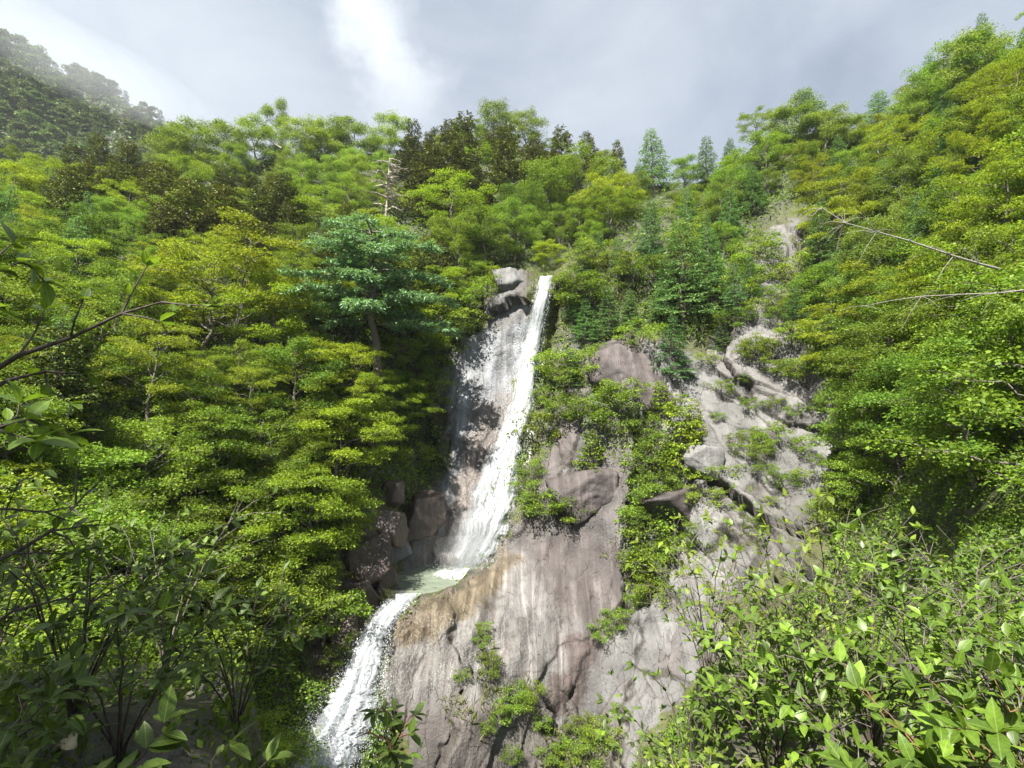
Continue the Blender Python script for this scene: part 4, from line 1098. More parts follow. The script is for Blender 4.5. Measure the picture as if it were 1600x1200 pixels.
RESERVED = [([(450,330),(590,320),(705,440),(690,545),(560,560),(455,480)], 45), ([(585,225),(665,240),(660,345),(590,345)], 66), ([(280,370),(440,380),(450,540),(270,540)], 41),
  ([(985,300),(1045,300),(1045,410),(985,410)], 60), ([(1020,320),(1150,320),(1150,500),(1010,500)], 50)]
_wp = np.concatenate([surf([600,580,560,540,520,500,480,460,620,640], [950,980,1010,1050,1085,1120,1150,1185,1000,1060]), surf([850,835,815,795,775,755,735,700], [445,500,570,640,700,760,830,700])])
SUNQ = np.concatenate([_wp + np.array(SUN_DIR)[None] * t for t in np.arange(1.0, 30, 0.8)])
def fill(n_try, cap):
    pts = [np.array(t[4].location) for t in TREES if t[0] != 'shrub']
    arr = np.array(pts)
    made = 0
    us = np.random.default_rng(21).uniform(-140, 1740, n_try); vs = np.random.default_rng(22).uniform(0, 1, n_try)
    cr = crest(us); vb = cr + vs * (1290 - cr); ds = depth(us, vb)
    rk = np.max([sdist(p, us, vb) for p in ROCK], axis=0)
    rg = random.Random(5)
    for u, v, d, r in zip(us, vb, ds, rk):
        if r > -6: continue
        if 560 < u < 1250 and v > 700 and r > -60: continue
        if d < 9.5 or (u > 1350 and d < 15) or (u > 1000 and v > 780) : continue
        b = np.ravel(P(u, v, d))
        k = kind_at(u, v - 45)
        h = HGT[k] * rg.uniform(0.42, 0.82) * (0.72 if d > 62 else 0.85 if d > 52 else 1.0)
        if d < 34 and rg.random() < 0.6 or (u < 560 and v > 700 and rg.random() < 0.8) or rg.random() < 0.15: k = 'thicket'; h = rg.uniform(2.4, 4.2)
        if k in ('maple', 'broadleaf') and d < 26: h *= 0.72
        hp = h * F / d
        # never stand in front of the bare rock or the water
        tu = np.array([u, u - hp * 0.28, u + hp * 0.28, u, u - hp * 0.2, u + hp * 0.2]); tv = v - hp * np.array([0.5, 0.45, 0.45, 0.95, 0.8, 0.8])
        if np.max([sdist(p, tu, tv).max() for p in ROCK]) > 5: continue
        if 420 < u < 720 and sdist([(430,1000),(600,930),(690,880),(600,780),(700,500),(720,430),(860,425),(860,1250),(430,1250)], tu, tv).max() > 8: continue
        if any(d < dd and sdist(pl, tu, tv).max() > 4 for pl, dd in RESERVED): continue
        bb = surf(u, v)[0]; hd = np.hypot(SUNQ[:, 0] - bb[0], SUNQ[:, 1] - bb[1]); hz = SUNQ[:, 2] - bb[2]
        if ((hd < 0.33 * h + 0.3) & (hz > 0.1 * h) & (hz < h)).any(): continue
        sp = 2.15 if d < 40 else 2.7 if d < 60 else 3.3
        if len(arr) and (np.linalg.norm(arr - b, axis=1) < sp).any(): continue
        b2 = surf(u, v)[0].copy(); b2[2] -= 0.3
        e = plant(k, b2, h, wide=rg.uniform(0.95, 1.3) * (1.25 if d > 58 else 1.0), rg=rg)
        arr = np.vstack([arr, b]) if len(arr) else b[None]
        made += 1
        if made >= cap: break
    print('filled', made, 'nearest spacing done')
fill(9000, 430)
from collections import Counter
print(Counter(t[0] for t in TREES))

# trees on the far mountain
def far_trees():
    rg = random.Random(9); pts = []
    g = np.random.default_rng(33)
    n = 0
    while n < 260:
        i = int(g.integers(0, 34)) ; j = int(g.integers(52, 88))
        if i > 2 and g.uniform() < 0.0: continue
        b = FARP[i, j] + np.array([g.uniform(-2, 2), g.uniform(-1, 1), -2.0])
        u, v = proj(b)
        if not (-60 < u < 330) or v > 330: continue
        if any(np.linalg.norm(b - q) < 5.0 for q in pts):
            n += 0.2; continue
        pts.append(b); n += 1
        k = 'far' if rg.random() < 0.6 else 'farcon'
        plant(k, b, rg.uniform(6, 12), wide=1.3, rg=rg)
far_trees()

# ------------------------------------------------------------------ undergrowth and grass
def scatter_cover(name, n, mat, leafsize, seed, region=None, lift=0.7, blade=False):
    g = np.random.default_rng(seed)
    u = g.uniform(-120, 1720, n); t = g.uniform(0, 1, n); cr = crest(u); v = cr + t * (1300 - cr)
    if region is not None:
        bb = np.concatenate([np.array(r) for r in region]); u = g.uniform(bb[:, 0].min(), bb[:, 0].max(), n); v = g.uniform(bb[:, 1].min(), bb[:, 1].max(), n)
        ok = np.max([sdist(r, u, v) + g.normal(size=n) * 5 for r in region], axis=0) > 0
    else:
        ok = np.max([sdist(p, u, v) for p in ROCK], axis=0) < g.normal(size=n) * 5
    u, v = u[ok], v[ok]; n = len(u)
    p = surf(u, v); d = p[:, 1]
    clump = fbm(p * 0.9 + seed, 3)
    lf = np.clip(0.25 + clump, 0.05, 1.0) * lift
    k = np.clip((d / 32.0) ** 0.6, 0.4, 1.6)
    up = np.array([0, -0.45, 0.9])
    p = p + up * (lf * g.uniform(0.0, 1.0, n) * k)[:, None]
    if blade:
        az = g.uniform(0, 6.28, n); ax = np.stack([np.cos(az) * 0.5, np.sin(az) * 0.5 - 0.3, g.uniform(0.4, 1.0, n)], 1)
        nr = g.normal(size=(n, 3)); L_ = leafsize * g.uniform(0.6, 1.4, n); W_ = L_ * 0.13
    else:
        nr = unit(np.array([0, -0.35, 0.9]) + g.normal(size=(n, 3)) * 0.6); ax = g.normal(size=(n, 3))
        L_ = leafsize * k * g.uniform(0.6, 1.4, n); W_ = L_ * 0.62
    ax = unit(ax); nr = nr - ax * (nr * ax).sum(1, keepdims=True); nr = unit(nr)
    vv, f = leaf_quads(p, ax, nr, L_, W_)
    return tag(new_obj(name, mesh_np(name, vv, f, mat)), kind='stuff')
scatter_cover('undergrowth', 260000, M['cover'], 0.20, 51, lift=1.3)
scatter_cover('undergrowth', 120000, M['shrub'], 0.17, 52, lift=2.0)
scatter_cover('grass', 26000, M['grass'], 0.50, 53, blade=True, lift=0.1, region=[
 [(750,1075),(835,1068),(842,1110),(800,1130),(745,1115)], [(850,1150),(930,1120),(960,1180),(950,1215),(840,1215)], [(745,975),(760,975),(775,1050),(760,1070),(720,1065),(750,1045)],
 [(690,1090),(725,1095),(735,1130),(700,1130)], [(930,975),(975,960),(985,985),(945,1010)], [(1265,530),(1330,540),(1350,620),(1340,760),(1310,720),(1290,620)], [(745,1130),(770,1130),(765,1150),(745,1150)]])
scatter_cover('moss', 120000, M['shrub'], 0.13, 54, lift=0.45, region=[
 [(870,440),(940,385),(985,410),(1000,500),(950,500),(900,560),(860,560)], [(1240,480),(1330,520),(1345,640),(1310,640),(1280,540)], [(1000,470),(1120,440),(1130,520),(1010,530)],
 [(1290,700),(1340,660),(1360,860),(1290,900)], [(862,440),(940,385),(990,410),(1010,500),(940,540),(945,640),(1000,640),(1050,700),(1040,800),(1020,920),(990,930),(975,850),(990,760),(940,700),(900,640),(850,720),(832,700),(845,600)], [(640,480),(720,480),(690,560),(670,680),(610,820),(590,700)]])

# ------------------------------------------------------------------ near bushes: every leaf is a piece of its own
def leaf_mesh(name, mat, width, fold, curl):
    st = np.array([0.0, 0.10, 0.30, 0.55, 0.80, 1.0]); wd = np.array([0.02, 0.45, 0.95, 1.0, 0.55, 0.0]) * width * 0.5
    v = []; f = []
    for s_, w_ in zip(st, wd):
        z = -curl * s_ ** 2
        v += [(-w_, s_, z + fold * w_), (0, s_, z), (w_, s_, z + fold * w_)]
    for i in range(5):
        a = i * 3
        f += [(a, a + 1, a + 4, a + 3), (a + 1, a + 2, a + 5, a + 4)]
    return mesh_np(name, np.array(v), np.array(f), mat, True)
LEAFSET = {}
def leafset(matkey):
    if matkey not in LEAFSET:
        LEAFSET[matkey] = [leaf_mesh(matkey + '_leaf', M[matkey], w, fo, cu) for w, fo, cu in ((0.46, 0.35, 0.18), (0.52, 0.2, 0.30), (0.42, 0.5, 0.08), (0.50, 0.15, -0.06))]
    return LEAFSET[matkey]

def put_leaf(parent, matkey, p, direction, size, rg, upn=None):
    d = unit(np.asarray(direction, float)); n = np.array([0, 0, 1.0]) if upn is None else np.asarray(upn, float)
    n = n + rg.normal(size=3) * 0.22
    n = n - d * (n @ d); n = unit(n); x = np.cross(d, n)
    m = Matrix(((x[0] * size, d[0] * size, n[0] * size, p[0]), (x[1] * size, d[1] * size, n[1] * size, p[1]), (x[2] * size, d[2] * size, n[2] * size, p[2]), (0, 0, 0, 1)))
    o = new_obj('leaf', leafset(matkey)[rg.integers(0, 4)], parent)
    o.matrix_local = m
    return o

def twig_leaves(root, path, matkey, size, rg, budget, start=0.35, step=0.6, whorl=4):
    seg = np.linalg.norm(np.diff(path, axis=0), axis=1); ln = seg.sum(); cum = np.concatenate([[0], np.cumsum(seg)]) / ln
    k = max(int(ln * (1 - start) / (size * step)), 1)
    phase = rg.uniform(0, 3.14)
    for i in range(k):
        if budget[0] <= 0: return
        t = start + (1 - start) * i / k
        p = np.array([np.interp(t, cum, path[:, a]) for a in range(3)])
        q = np.array([np.interp(min(t + 0.05, 1), cum, path[:, a]) for a in range(3)])
        tn = unit(q - p + 1e-6)
        s1 = unit(np.cross(tn, [0, 0, 1.0]) + 1e-6); s2 = np.cross(s1, tn)
        ph = phase + i * 1.57 * 0.5
        for sg in (1, -1):
            dv = (s1 * math.cos(ph) + s2 * math.sin(ph) * 0.5) * sg + tn * 0.6 + np.array([0, 0, -0.12])
            put_leaf(root, matkey, p, dv, size * rg.uniform(0.5, 1.15), rg); budget[0] -= 1
    e = path[-1]; tn = unit(path[-1] - path[-2])
    s1 = unit(np.cross(tn, [0, 0.1, 1.0]) + 1e-6); s2 = np.cross(s1, tn)
    for j in range(whorl):
        if budget[0] <= 0: return
        a = j * 2 * math.pi / whorl + rg.uniform(-0.3, 0.3)
        put_leaf(root, matkey, e, s1 * math.cos(a) + s2 * math.sin(a) * 0.8 + tn * 0.7, size * rg.uniform(0.8, 1.25), rg); budget[0] -= 1

def bush(name, label, base, height, spread, stems, size, matkey, bark, seed, cap=280, lean=(0, 0), cat='shrub', group='bushes close to the camera', step=0.6, rad=0.010, subs=4):
    rg = np.random.default_rng(seed)
    root = bpy.data.objects.new(name, None); COL.objects.link(root); root.location = base
    tag(root, label, cat, group)
    budget = [cap]
    jobs = []; owner = []
    for k in range(stems):
        az = 2 * math.pi * (k + rg.uniform(-0.3, 0.3)) / stems
        rr = spread * rg.uniform(0.35, 1.0); h = height * rg.uniform(0.7, 1.05)
        e = np.array([math.cos(az) * rr + lean[0], math.sin(az) * rr + lean[1], h])
        t = np.linspace(0, 1, 8)[:, None]
        path = e * np.concatenate([t ** 1.3, t ** 1.3, t ** 0.85], 1) + rg.normal(size=(8, 3)) * 0.02 * t
        tb = Tubes(); tb.add(path, np.linspace(rad, rad * 0.3, 8), 5)
        mine = len(jobs); jobs.append((path, 0.45))
        for j in range(subs):
            i = rg.integers(3, 7); a2 = az + rg.uniform(-1.5, 1.5); l2 = height * rg.uniform(0.18, 0.42)
            q = path[i] + np.array([math.cos(a2) * l2, math.sin(a2) * l2, l2 * rg.uniform(0.1, 0.8)])
            tp = np.stack([path[i], path[i] * 0.5 + q * 0.5 + [0, 0, 0.03], q])
            tb.add(tp, [rad * 0.5, rad * 0.35, rad * 0.2], 4)
            jobs.append((tp, 0.3))
        st_o = new_obj('stem', tb.mesh('stem', M[bark]), root)
        owner += [st_o] * (len(jobs) - mine)
    order = rg.permutation(len(jobs))
    want = sum(2 * max(int(np.linalg.norm(np.diff(p, axis=0), axis=1).sum() * (1 - st) / (size * step)), 1) + 4 for p, st in jobs)
    step = step * max(1.0, want / cap * 1.15)
    for i in order: twig_leaves(owner[i], jobs[i][0], matkey, size, rg, budget, start=jobs[i][1], step=step)
    return root

def bank(x, y): return (x, y, float(near_z(x, y)) + 0.0)
def at(u, v, d): return np.ravel(P(u, v, d))
# right: sunlit broad-leaved bushes
RB = [ # x, y, height, spread, leaf, material, stem, label
 (1.45, 1.95, 0.55, 0.42, 0.110, 'fgleaf', 'bark', 'sunlit bush with the largest glossy oval leaves at the bottom edge'),
 (1.95, 2.20, 0.80, 0.50, 0.115, 'fgleaf', 'redstem', 'bush of big glossy leaves with reddish stems in the lower right'),
 (1.70, 2.65, 0.85, 0.50, 0.100, 'fgleaf', 'bark', 'big-leaved bush just behind the reddish-stemmed bush'),
 (2.60, 2.70, 1.05, 0.55, 0.100, 'fgleaf', 'bark', 'taller sunlit bush with a tuft of bright leaves near the right edge'),
 (1.35, 2.80, 0.70, 0.50, 0.085, 'fgleaf', 'darkbark', 'mid-green pointed-leaf bush at the bottom left of the big-leaved bushes'),
 (2.15, 3.20, 1.10, 0.60, 0.095, 'fgleaf', 'darkbark', 'leafy bush in the middle of the right foreground'),
 (1.60, 3.60, 1.15, 0.65, 0.085, 'fgdark', 'darkbark', 'dark-leaved bush hanging over the rock at lower centre right'),
 (1.20, 3.60, 0.85, 0.50, 0.080, 'fgdark', 'darkbark', 'small dark bush lowest beside the bare grey rock'),
 (2.75, 3.60, 1.45, 0.65, 0.095, 'fgleaf', 'bark', 'upright bush with spaced leaf pairs before the right hillside'),
 (2.20, 4.20, 1.45, 0.70, 0.090, 'fgleaf', 'darkbark', 'bush with arching twigs in front of the pale rock face'),
 (1.75, 4.70, 1.60, 0.70, 0.085, 'fglight', 'bark', 'light green bush with drooping leaves below the purple boulders'),
 (3.40, 3.90, 1.60, 0.70, 0.090, 'fgleaf', 'bark', 'leafy bush rising along the right edge of the picture'),
 (2.90, 4.90, 1.90, 0.80, 0.095, 'fglight', 'bark', 'tall pale bush in front of the dry grass strip'),
 (3.60, 5.30, 2.00, 0.85, 0.095, 'fgleaf', 'bark', 'tall green bush furthest back on the right bank'),
 (1.90, 1.90, 0.36, 0.30, 0.042, 'fglight', 'redstem', 'fine pale yellow-green bush in the bottom right corner'),
 (2.25, 2.15, 0.40, 0.30, 0.042, 'fglight', 'redstem', 'fine-leaved yellow bush at the right edge near the corner'),
 (1.80, 1.75, 0.50, 0.40, 0.105, 'fgleaf', 'bark', 'large-leaved bush nearest the camera at the bottom right'),
 (2.30, 2.45, 0.90, 0.50, 0.100, 'fgleaf', 'bark', 'bright bush with upright leaf tufts between the big-leaved bushes'),
 (1.55, 3.10, 0.95, 0.55, 0.090, 'fgleaf', 'bark', 'leafy bush behind the pointed-leaf bush'),
 (3.00, 3.20, 1.25, 0.60, 0.095, 'fgleaf', 'bark', 'sunlit bush by the right edge below the conifer sapling'),
 (1.95, 3.75, 1.25, 0.60, 0.085, 'fglight', 'bark', 'yellowish bush in the middle of the right bank'),
 (1.15, 4.30, 1.15, 0.60, 0.080, 'fgdark', 'bark', 'dark bush leaning over the smooth grey slab'),
 (1.45, 5.00, 1.55, 0.75, 0.085, 'fgleaf', 'bark', 'green bush left of the yellowish bushes on the right bank'),
 (2.05, 5.60, 1.90, 0.80, 0.085, 'fglight', 'bark', 'tall yellowish bush rising against the pale rock face'),
 (1.60, 6.20, 1.90, 0.80, 0.090, 'fglight', 'bark', 'farthest yellow-green bush below the fir column'),
 (2.60, 6.20, 2.20, 0.85, 0.090, 'fgleaf', 'bark', 'high green bush before the lower right end of the rock'),
 (0.95, 2.45, 0.40, 0.35, 0.050, 'fglight', 'bark', 'yellow-green low bush at the bottom edge right of centre'),
]
for i, (x, y, h, sp, lf, mk, bk, lab) in enumerate(RB):
    bush('leafy_bush', lab, bank(x, y), h * 0.84, sp, 8, lf * 0.82, mk, bk, 401 + i, cap=230 if y < 3.9 else 170, step=0.7 if lf < 0.05 else 0.5, subs=3, rad=0.007)
# left: bushes in the shade of the trees behind the camera
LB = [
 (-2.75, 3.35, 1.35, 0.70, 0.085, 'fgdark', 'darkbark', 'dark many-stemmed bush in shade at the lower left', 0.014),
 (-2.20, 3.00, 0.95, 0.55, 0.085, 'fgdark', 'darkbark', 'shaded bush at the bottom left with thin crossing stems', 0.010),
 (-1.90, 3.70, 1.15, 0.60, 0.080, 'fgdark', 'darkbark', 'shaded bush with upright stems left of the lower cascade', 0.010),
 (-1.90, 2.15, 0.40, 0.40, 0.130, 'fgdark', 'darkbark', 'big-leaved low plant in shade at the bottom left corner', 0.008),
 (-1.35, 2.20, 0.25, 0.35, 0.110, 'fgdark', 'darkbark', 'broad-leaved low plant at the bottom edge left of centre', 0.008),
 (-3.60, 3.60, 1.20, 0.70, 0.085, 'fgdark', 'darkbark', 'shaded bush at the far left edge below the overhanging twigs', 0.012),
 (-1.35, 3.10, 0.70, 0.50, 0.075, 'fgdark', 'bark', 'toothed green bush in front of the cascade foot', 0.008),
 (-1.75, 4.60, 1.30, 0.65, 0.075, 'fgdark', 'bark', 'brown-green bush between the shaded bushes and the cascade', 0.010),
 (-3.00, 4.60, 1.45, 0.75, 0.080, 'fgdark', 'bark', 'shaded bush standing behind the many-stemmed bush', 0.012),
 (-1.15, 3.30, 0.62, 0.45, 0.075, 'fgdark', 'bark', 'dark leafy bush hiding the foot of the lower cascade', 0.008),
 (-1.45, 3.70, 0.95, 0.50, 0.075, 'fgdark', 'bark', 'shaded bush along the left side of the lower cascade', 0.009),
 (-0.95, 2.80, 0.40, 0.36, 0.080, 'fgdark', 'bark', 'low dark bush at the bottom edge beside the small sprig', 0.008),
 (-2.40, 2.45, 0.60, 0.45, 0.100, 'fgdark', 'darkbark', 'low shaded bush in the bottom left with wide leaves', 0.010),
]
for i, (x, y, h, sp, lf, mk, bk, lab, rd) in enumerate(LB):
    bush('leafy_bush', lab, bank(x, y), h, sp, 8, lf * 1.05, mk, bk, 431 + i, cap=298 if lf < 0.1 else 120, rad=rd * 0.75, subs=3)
bush('leafy_sprig', 'small dark sprig with a tuft of leaves at the bottom below the cascade', tuple(at(612, 1225, 2.6)), 0.36, 0.10, 3, 0.075, 'fgdark', 'redstem', 426, cap=60, cat='plant')

def reaching_tree():
    rg = np.random.default_rng(440)
    root = bpy.data.objects.new('overhanging_tree', None); COL.objects.link(root); root.location = bank(-3.6, 2.4)
    tag(root, 'near tree at the left edge whose leafy twigs reach into view', 'tree')
    o0 = np.array(root.location)
    tb = Tubes(); tp = np.array([[0, 0, -0.3], [0.05, 0.0, 1.0], [0.0, 0.05, 2.2], [-0.2, 0.0, 3.6]]); tb.add(tp, [0.09, 0.075, 0.06, 0.04], 8)
    new_obj('trunk', tb.mesh('near_trunk', M['darkbark']), root)
    def br(pix, r0, twigs, size, matkey, start=0.3, own=True):
        path = np.array([at(*q) for q in pix]) - o0
        path = np.concatenate([tp[1][None] * 0 + np.array([[0.0, 0.0, min(max(path[0][2], 0.6), 3.2)]]), path], 0)
        t = Tubes(); t.add(path, np.linspace(r0, r0 * 0.25, len(path)), 6)
        bd = [90]; ws = []
        for (i, du, dv) in twigs:
            a = path[i]; e = at(pix[i - 1][0] + du, pix[i - 1][1] + dv, pix[i - 1][2] + rg.uniform(-0.15, 0.15)) - o0
            w = np.stack([a, a * 0.5 + e * 0.5 + rg.normal(size=3) * 0.015, e]); t.add(w, [r0 * 0.4, r0 * 0.3, r0 * 0.15], 5)
            ws.append(w)
        bo = new_obj('branch', t.mesh('near_branch', M['darkbark']), root)
        for w in ws: twig_leaves(bo, w, matkey, size, rg, bd, start=0.35, step=0.8, whorl=4)
        if own: twig_leaves(bo, path[2:], matkey, size, rg, bd, start=start, step=1.2, whorl=3)
    br([(-60, 610, 2.3), (30, 555, 2.35), (110, 528, 2.4), (190, 490, 2.5), (252, 472, 2.55)], 0.016, [(2, 40, -70), (3, 20, -60), (4, 60, 12), (4, 40, -75), (5, 70, 6)], 0.085, 'fgleaf', own=False)
    br([(-60, 640, 2.1), (10, 595, 2.1), (70, 580, 2.15), (135, 585, 2.2)], 0.012, [(2, 60, 60), (3, 40, 50)], 0.085, 'fgleaf')
    br([(-80, 470, 1.9), (-20, 430, 1.9), (30, 410, 1.95)], 0.012, [(2, 40, -50), (3, 40, 30), (2, 10, 50)], 0.095, 'fgleaf')
    br([(-80, 700, 1.8), (-10, 670, 1.8), (45, 655, 1.85)], 0.012, [(2, 70, 20), (3, 60, 25), (2, 40, -40)], 0.095, 'fgleaf')
    br([(-60, 900, 2.3), (20, 865, 2.4), (80, 830, 2.5), (118, 790, 2.6), (120, 735, 2.6)], 0.014, [(2, 90, 0), (3, 90, -10), (3, 40, 30), (4, 40, -40)], 0.075, 'fgdark', own=False)
    br([(-60, 800, 2.2), (10, 795, 2.3), (70, 800, 2.4), (150, 785, 2.5)], 0.010, [(2, 50, -60), (3, 60, 20)], 0.08, 'fgdark', own=False)
    br([(-60, 1010, 2.6), (20, 955, 2.7), (100, 935, 2.8), (190, 890, 2.9)], 0.013, [(2, 40, -80), (3, 60, 20), (4, 70, -30)], 0.08, 'fgdark', own=False)
reaching_tree()

def bare_branch(label, pix, r0, seed, n=14):
    rg = np.random.default_rng(seed)
    pts = np.array([at(*q) for q in pix]); o = pts[0].copy(); t = Tubes(); path = pts - o
    t.add(path, np.linspace(r0, r0 * 0.25, len(path)), 6)
    root = new_obj('bare_branch', t.mesh('bare_branch', M['paleb'])); root.location = o
    tag(root, label, 'branch')
    for k in range(n):
        i = rg.integers(1, len(path)); l2 = rg.uniform(0.3, 1.0)
        d = rg.normal(size=3); d[0] -= 0.8
        w = Tubes(); w.add(np.stack([path[i], path[i] + unit(d) * l2 * 0.5 + [0, 0, 0.05], path[i] + unit(d) * l2]), [r0 * 0.35, r0 * 0.22, r0 * 0.1], 5)
        new_obj('twig', w.mesh('twig', M['paleb']), root)
bare_branch('long pale bare branch slanting across the trees on the right', [(1560, 420, 13.5), (1530, 412, 13.3), (1490, 400, 13.2), (1455, 388, 13.2), (1420, 376, 13.2), (1370, 362, 13.3), (1320, 348, 13.4), (1285, 325, 13.6)], 0.032, 460, n=26)
bare_branch('thinner pale bare branch low across the trees at the right edge', [(1610, 452, 12.5), (1560, 458, 12.5), (1500, 460, 12.6), (1440, 463, 12.7), (1390, 470, 12.9), (1350, 478, 13.1)], 0.020, 461, n=14)
bare_branch('white leafless trunk leaning among the left skyline trees', [(440, 232, 74), (425, 222, 74), (412, 212, 74), (400, 206, 74)], 0.16, 462, n=6)

def bank_cover(n, seed):
    g = np.random.default_rng(seed)
    x = g.uniform(-6, 6, n); y = g.uniform(0.2, 7.5, n)
    p = np.stack([x, y, near_z(x, y) + g.uniform(0.02, 0.22, n) * np.clip(0.6 + fbm(np.stack([x, y, x * 0], 1) * 1.3, 3), 0.1, 1.4)], 1)
    ax = unit(g.normal(size=(n, 3)) + [0, 0, 0.4]); nr = np.array([0, 0, 1.0]) + g.normal(size=(n, 3)) * 0.5; nr = unit(nr - ax * (nr * ax).sum(1, keepdims=True))
    L_ = g.uniform(0.03, 0.075, n)
    vv, f = leaf_quads(p, ax, nr, L_, L_ * 0.55)
    tag(new_obj('undergrowth', mesh_np('bank_cover', vv, f, M['cover'])), kind='stuff')
bank_cover(60000, 77)
# small conifer boughs at the right edge, and the trees that shade the left bank
plant('larch', bank(3.75, 3.3), 2.5, wide=0.7, label='dark feathery conifer sapling at the right edge of the picture')
plant('larch', bank(2.72, 2.32), 1.25, wide=0.9, label='low conifer sapling in the right corner behind the bright bush')
for x, y, h in ((-8.0, -5.2, 13.0), (-6.2, -3.6, 9.5)):
    plant('broadleaf', bank(x, y), h, wide=0.95, label='%s leafy tree behind the camera shading the left bank' % ('taller' if h > 10 else 'shorter'))

# ------------------------------------------------------------------ labels that single out each tree and shrub
MARK = [(855,425,'the waterfall lip'),(770,740,'the lower waterfall'),(660,890,'the plunge pool'),(545,1060,'the lower cascade'),(605,290,'the dead tree'),(580,440,'the spreading larch'),
 (975,590,'the purple boulder'),(1240,350,'the bare gully'),(1190,650,'the pale rock face'),(870,970,'the big slab'),(590,180,'the bright cloud gap'),(110,130,'the misty mountain'),
 (1490,120,'the right skyline larches'),(1400,375,'the pale bare branch'),(20,480,'the left edge'),(1590,560,'the right edge'),(230,980,'the shaded bushes'),(1420,960,'the broad-leaved bushes'),
 (360,460,'the brightest left tree'),(1062,680,'the yellow-green fir'),(1023,240,'the skyline larch'),(1340,640,'the dry grass strip'),(640,640,'the dark cleft'),(800,1100,'the grass patch'),(430,170,'the tallest skyline birch')]
def direction(du, dv):
    a = 'above' if dv < 0 else 'below'; b = 'left' if du < 0 else 'right'
    if abs(du) > 2 * abs(dv): return b + ' of'
    if abs(dv) > 2 * abs(du): return a
    return a + ' and ' + b + ' of'
ORD = ['first', 'second', 'third', 'fourth', 'fifth', 'sixth', 'seventh', 'eighth', 'ninth', 'tenth', 'eleventh', 'twelfth', 'thirteenth', 'fourteenth', 'fifteenth', 'sixteenth', 'seventeenth', 'eighteenth', 'nineteenth', 'twentieth']
def label_all():
    books = {}
    for k, u, v, h, e in TREES:
        if k in ('far', 'farcon'):
            top = float(np.interp(u, [-200, 0, 60, 130, 200, 250, 285, 330], [-30, 72, 96, 130, 165, 192, 220, 280]))
            key = (LOOK[k], ('along the crest of' if v < top + 14 else 'high on' if v < top + 55 else 'halfway up' if v < top + 100 else 'low on') + ' the misty mountain' + (' at the edge' if u < 90 else ' in the middle' if u < 190 else ' towards its end'))
        else:
            mk = min(MARK, key=lambda q: (q[0] - u) ** 2 + (q[1] - v) ** 2)
            far = math.hypot(mk[0] - u, mk[1] - v)
            pre = 'close' if far < 55 else 'far' if far > 150 else ''
            key = (LOOK[k], (pre + ' ' + direction(u - mk[0], v - mk[1]) + ' ' + mk[2]).strip())
        books.setdefault(key, []).append((u, v, e))
    for (look, where), lst in books.items():
        lst.sort(key=lambda t: t[0])
        n = len(lst)
        for i, (u, v, e) in enumerate(lst):
            if n == 1: e['label'] = look + ' ' + where
            elif i == 0: e['label'] = look + ' ' + where + ', leftmost'
            elif i == n - 1: e['label'] = look + ' ' + where + ', rightmost'
            elif i < 20: e['label'] = look + ' ' + where + ', ' + ORD[i] + ' from left'
            elif n - 1 - i < 20: e['label'] = look + ' ' + where + ', ' + ORD[n - 1 - i] + ' from right'
            else: e['label'] = look + ' ' + where + ', %d from left of %d' % (i + 1, n)
label_all()

# ------------------------------------------------------------------ mist on the far mountain and thin haze in the valley
def volume_material(name, dens, col=(0.93, 0.96, 1.0)):
    m, nt, N, L = mat_new(name)
    out = N('ShaderNodeOutputMaterial'); v = N('ShaderNodeVolumePrincipled')
    v.inputs['Color'].default_value = (*col, 1); v.inputs['Density'].default_value = dens; v.inputs['Anisotropy'].default_value = 0.3
    L(v.outputs[0], out.inputs['Volume'])
    return m
def box(name, lo, hi, mat):
    v = np.array([(x, y, z) for x in (lo[0], hi[0]) for y in (lo[1], hi[1]) for z in (lo[2], hi[2])], float)
    f = np.array([(0, 1, 3, 2), (4, 6, 7, 5), (0, 4, 5, 1), (2, 3, 7, 6), (0, 2, 6, 4), (1, 5, 7, 3)])
    return tag(new_obj(name, mesh_np(name, v, f, mat)), kind='stuff')
HAZE = True
if HAZE:
    box('haze', (-520, -60, -75), (260, 330, 150), volume_material('haze_air', 0.0002))

def mist(label, u, v, d, sx, sy, sz, dens):
    v0, f0 = ico(3)
    c = at(u, v, d)
    me = mesh_np('mist', v0 * np.array([sx, sy, sz]), f0, volume_material('mist_air', dens), True)
    o = new_obj('mist', me); o.location = c; o.rotation_euler = (0, R(22), 0)
    tag(o, kind='stuff')
for u_, v_, d_, a_, b_, c_ in ((40, 60, 190, 36, 30, 14), (110, 95, 185, 34, 26, 12), (165, 118, 182, 30, 24, 11), (215, 140, 178, 26, 22, 10), (255, 165, 175, 20, 20, 9), (140, 130, 172, 26, 18, 8), (60, 80, 178, 24, 16, 9)):
    mist('', u_, v_, d_, a_, b_, c_, 0.0013)

mist('', 738, 838, 41.4, 1.9, 1.3, 2.6, 0.11)
mist('', 722, 868, 40.4, 2.4, 1.4, 1.3, 0.13)
mist('', 765, 760, 43.4, 1.5, 1.0, 3.2, 0.07)

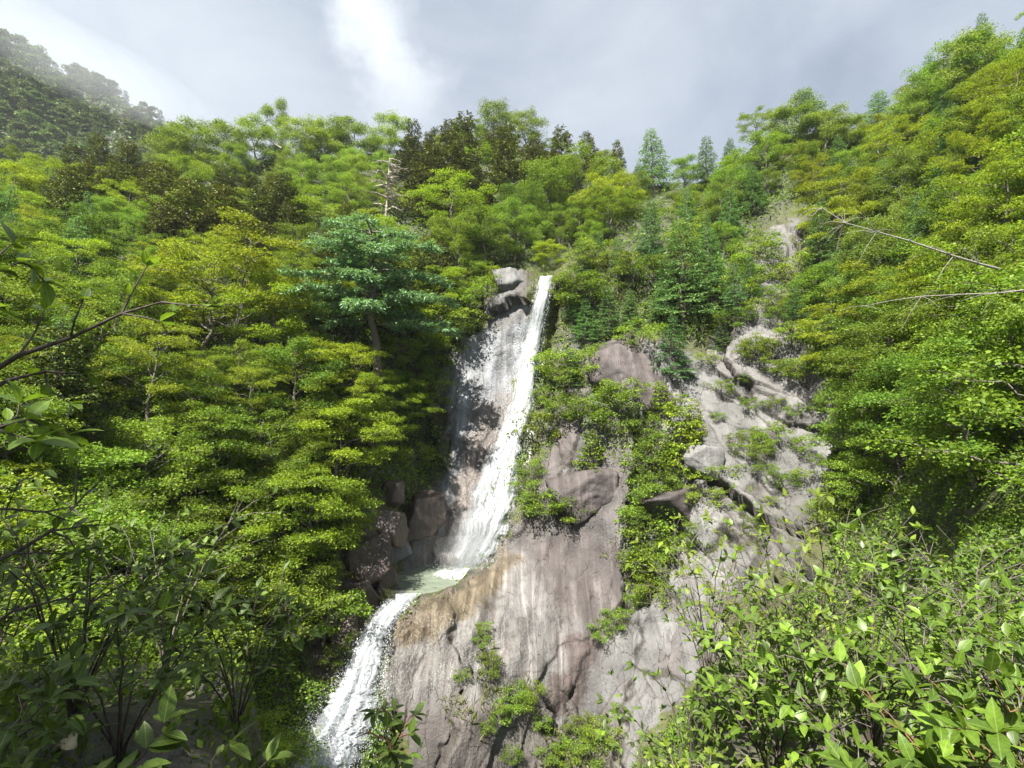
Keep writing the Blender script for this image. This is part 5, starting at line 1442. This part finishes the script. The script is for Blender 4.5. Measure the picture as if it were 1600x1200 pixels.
# flung drops along the edges of the falls and at their feet
def spray(n, L_, R_, seed, foot):
    g = np.random.default_rng(seed)
    L_ = np.array(L_, float); R_ = np.array(R_, float); k = np.linspace(0, 1, len(L_))
    t = g.uniform(0.03, 1, n) ** 0.8; c = np.clip(g.choice([0.02, 0.98, 0.5], n, p=[0.22, 0.33, 0.45]) + g.normal(size=n) * (0.07 + 0.12 * t), -0.35, 1.3)
    u = np.interp(t, k, L_[:, 0]) * (1 - c) + np.interp(t, k, R_[:, 0]) * c; v = np.interp(t, k, L_[:, 1]) * (1 - c) + np.interp(t, k, R_[:, 1]) * c
    nf = n // 3
    fu = foot[0] + g.normal(size=nf) * foot[2]; fv = foot[1] - np.abs(g.normal(size=nf)) * foot[3]
    u = np.concatenate([u, fu]); v = np.concatenate([v, fv])
    p = P(u, v, depth(u, v) - g.uniform(0.4, 1.3, len(u)))
    m_ = len(u); ax = unit(np.array([-0.2, -0.2, -1.0]) + g.normal(size=(m_, 3)) * 0.35); nr = np.array([0, -1.0, 0.3]) + g.normal(size=(m_, 3)) * 0.4; nr = unit(nr - ax * (nr * ax).sum(1, keepdims=True))
    ln = g.uniform(0.02, 0.08, m_)
    vv, f = leaf_quads(p, ax, nr, ln, ln * 0.4)
    me = mesh_np('spray', vv, f, M['fall_drop'])
    tag(new_obj('spray', me), kind='stuff')
_m, _nt, _N, _L = mat_new('water_drop')
_o = _N('ShaderNodeOutputMaterial'); _p = _N('ShaderNodeBsdfPrincipled'); _t = _N('ShaderNodeTexNoise'); _t.inputs['Scale'].default_value = 3.0
_L(ramp(_N, _L, _t.outputs['Fac'], [(0.3, (0.42, 0.45, 0.48)), (0.7, (0.6, 0.63, 0.66))]), _p.inputs['Base Color']); _p.inputs['Roughness'].default_value = 0.3; _L(_p.outputs[0], _o.inputs[0])
M['fall_drop'] = _m
spray(7000, FL, FR, 91, (722, 888, 22, 22))
spray(6500, CL, CR, 92, (505, 1170, 30, 30))

# leafy floor of the far mountain's wood
def far_cover(n):
    g = np.random.default_rng(95)
    i = g.uniform(0, 38.9, n); j = g.uniform(20, 88.9, n); a = i.astype(int); b = j.astype(int)
    fi = (i - a)[:, None]; fj = (j - b)[:, None]
    p = (FARP[a, b] * (1 - fj) + FARP[a, b + 1] * fj) * (1 - fi) + (FARP[a + 1, b] * (1 - fj) + FARP[a + 1, b + 1] * fj) * fi
    p = p + np.array([0, -0.5, 0.8]) * (np.clip(fbm(p * 0.12, 3) + 0.6, 0, 1.5) * g.uniform(0, 4.0, n))[:, None]
    ax = unit(g.normal(size=(n, 3))); nr = np.array([0, -0.3, 0.9]) + g.normal(size=(n, 3)) * 0.6; nr = unit(nr - ax * (nr * ax).sum(1, keepdims=True))
    ln = g.uniform(0.6, 1.5, n)
    vv, f = leaf_quads(p, ax, nr, ln, ln * 0.7)
    tag(new_obj('undergrowth', mesh_np('far_cover', vv, f, M['far'])), kind='stuff')
far_cover(50000)
print('unique tris', sum(len(m.polygons) * 2 for m in bpy.data.meshes))
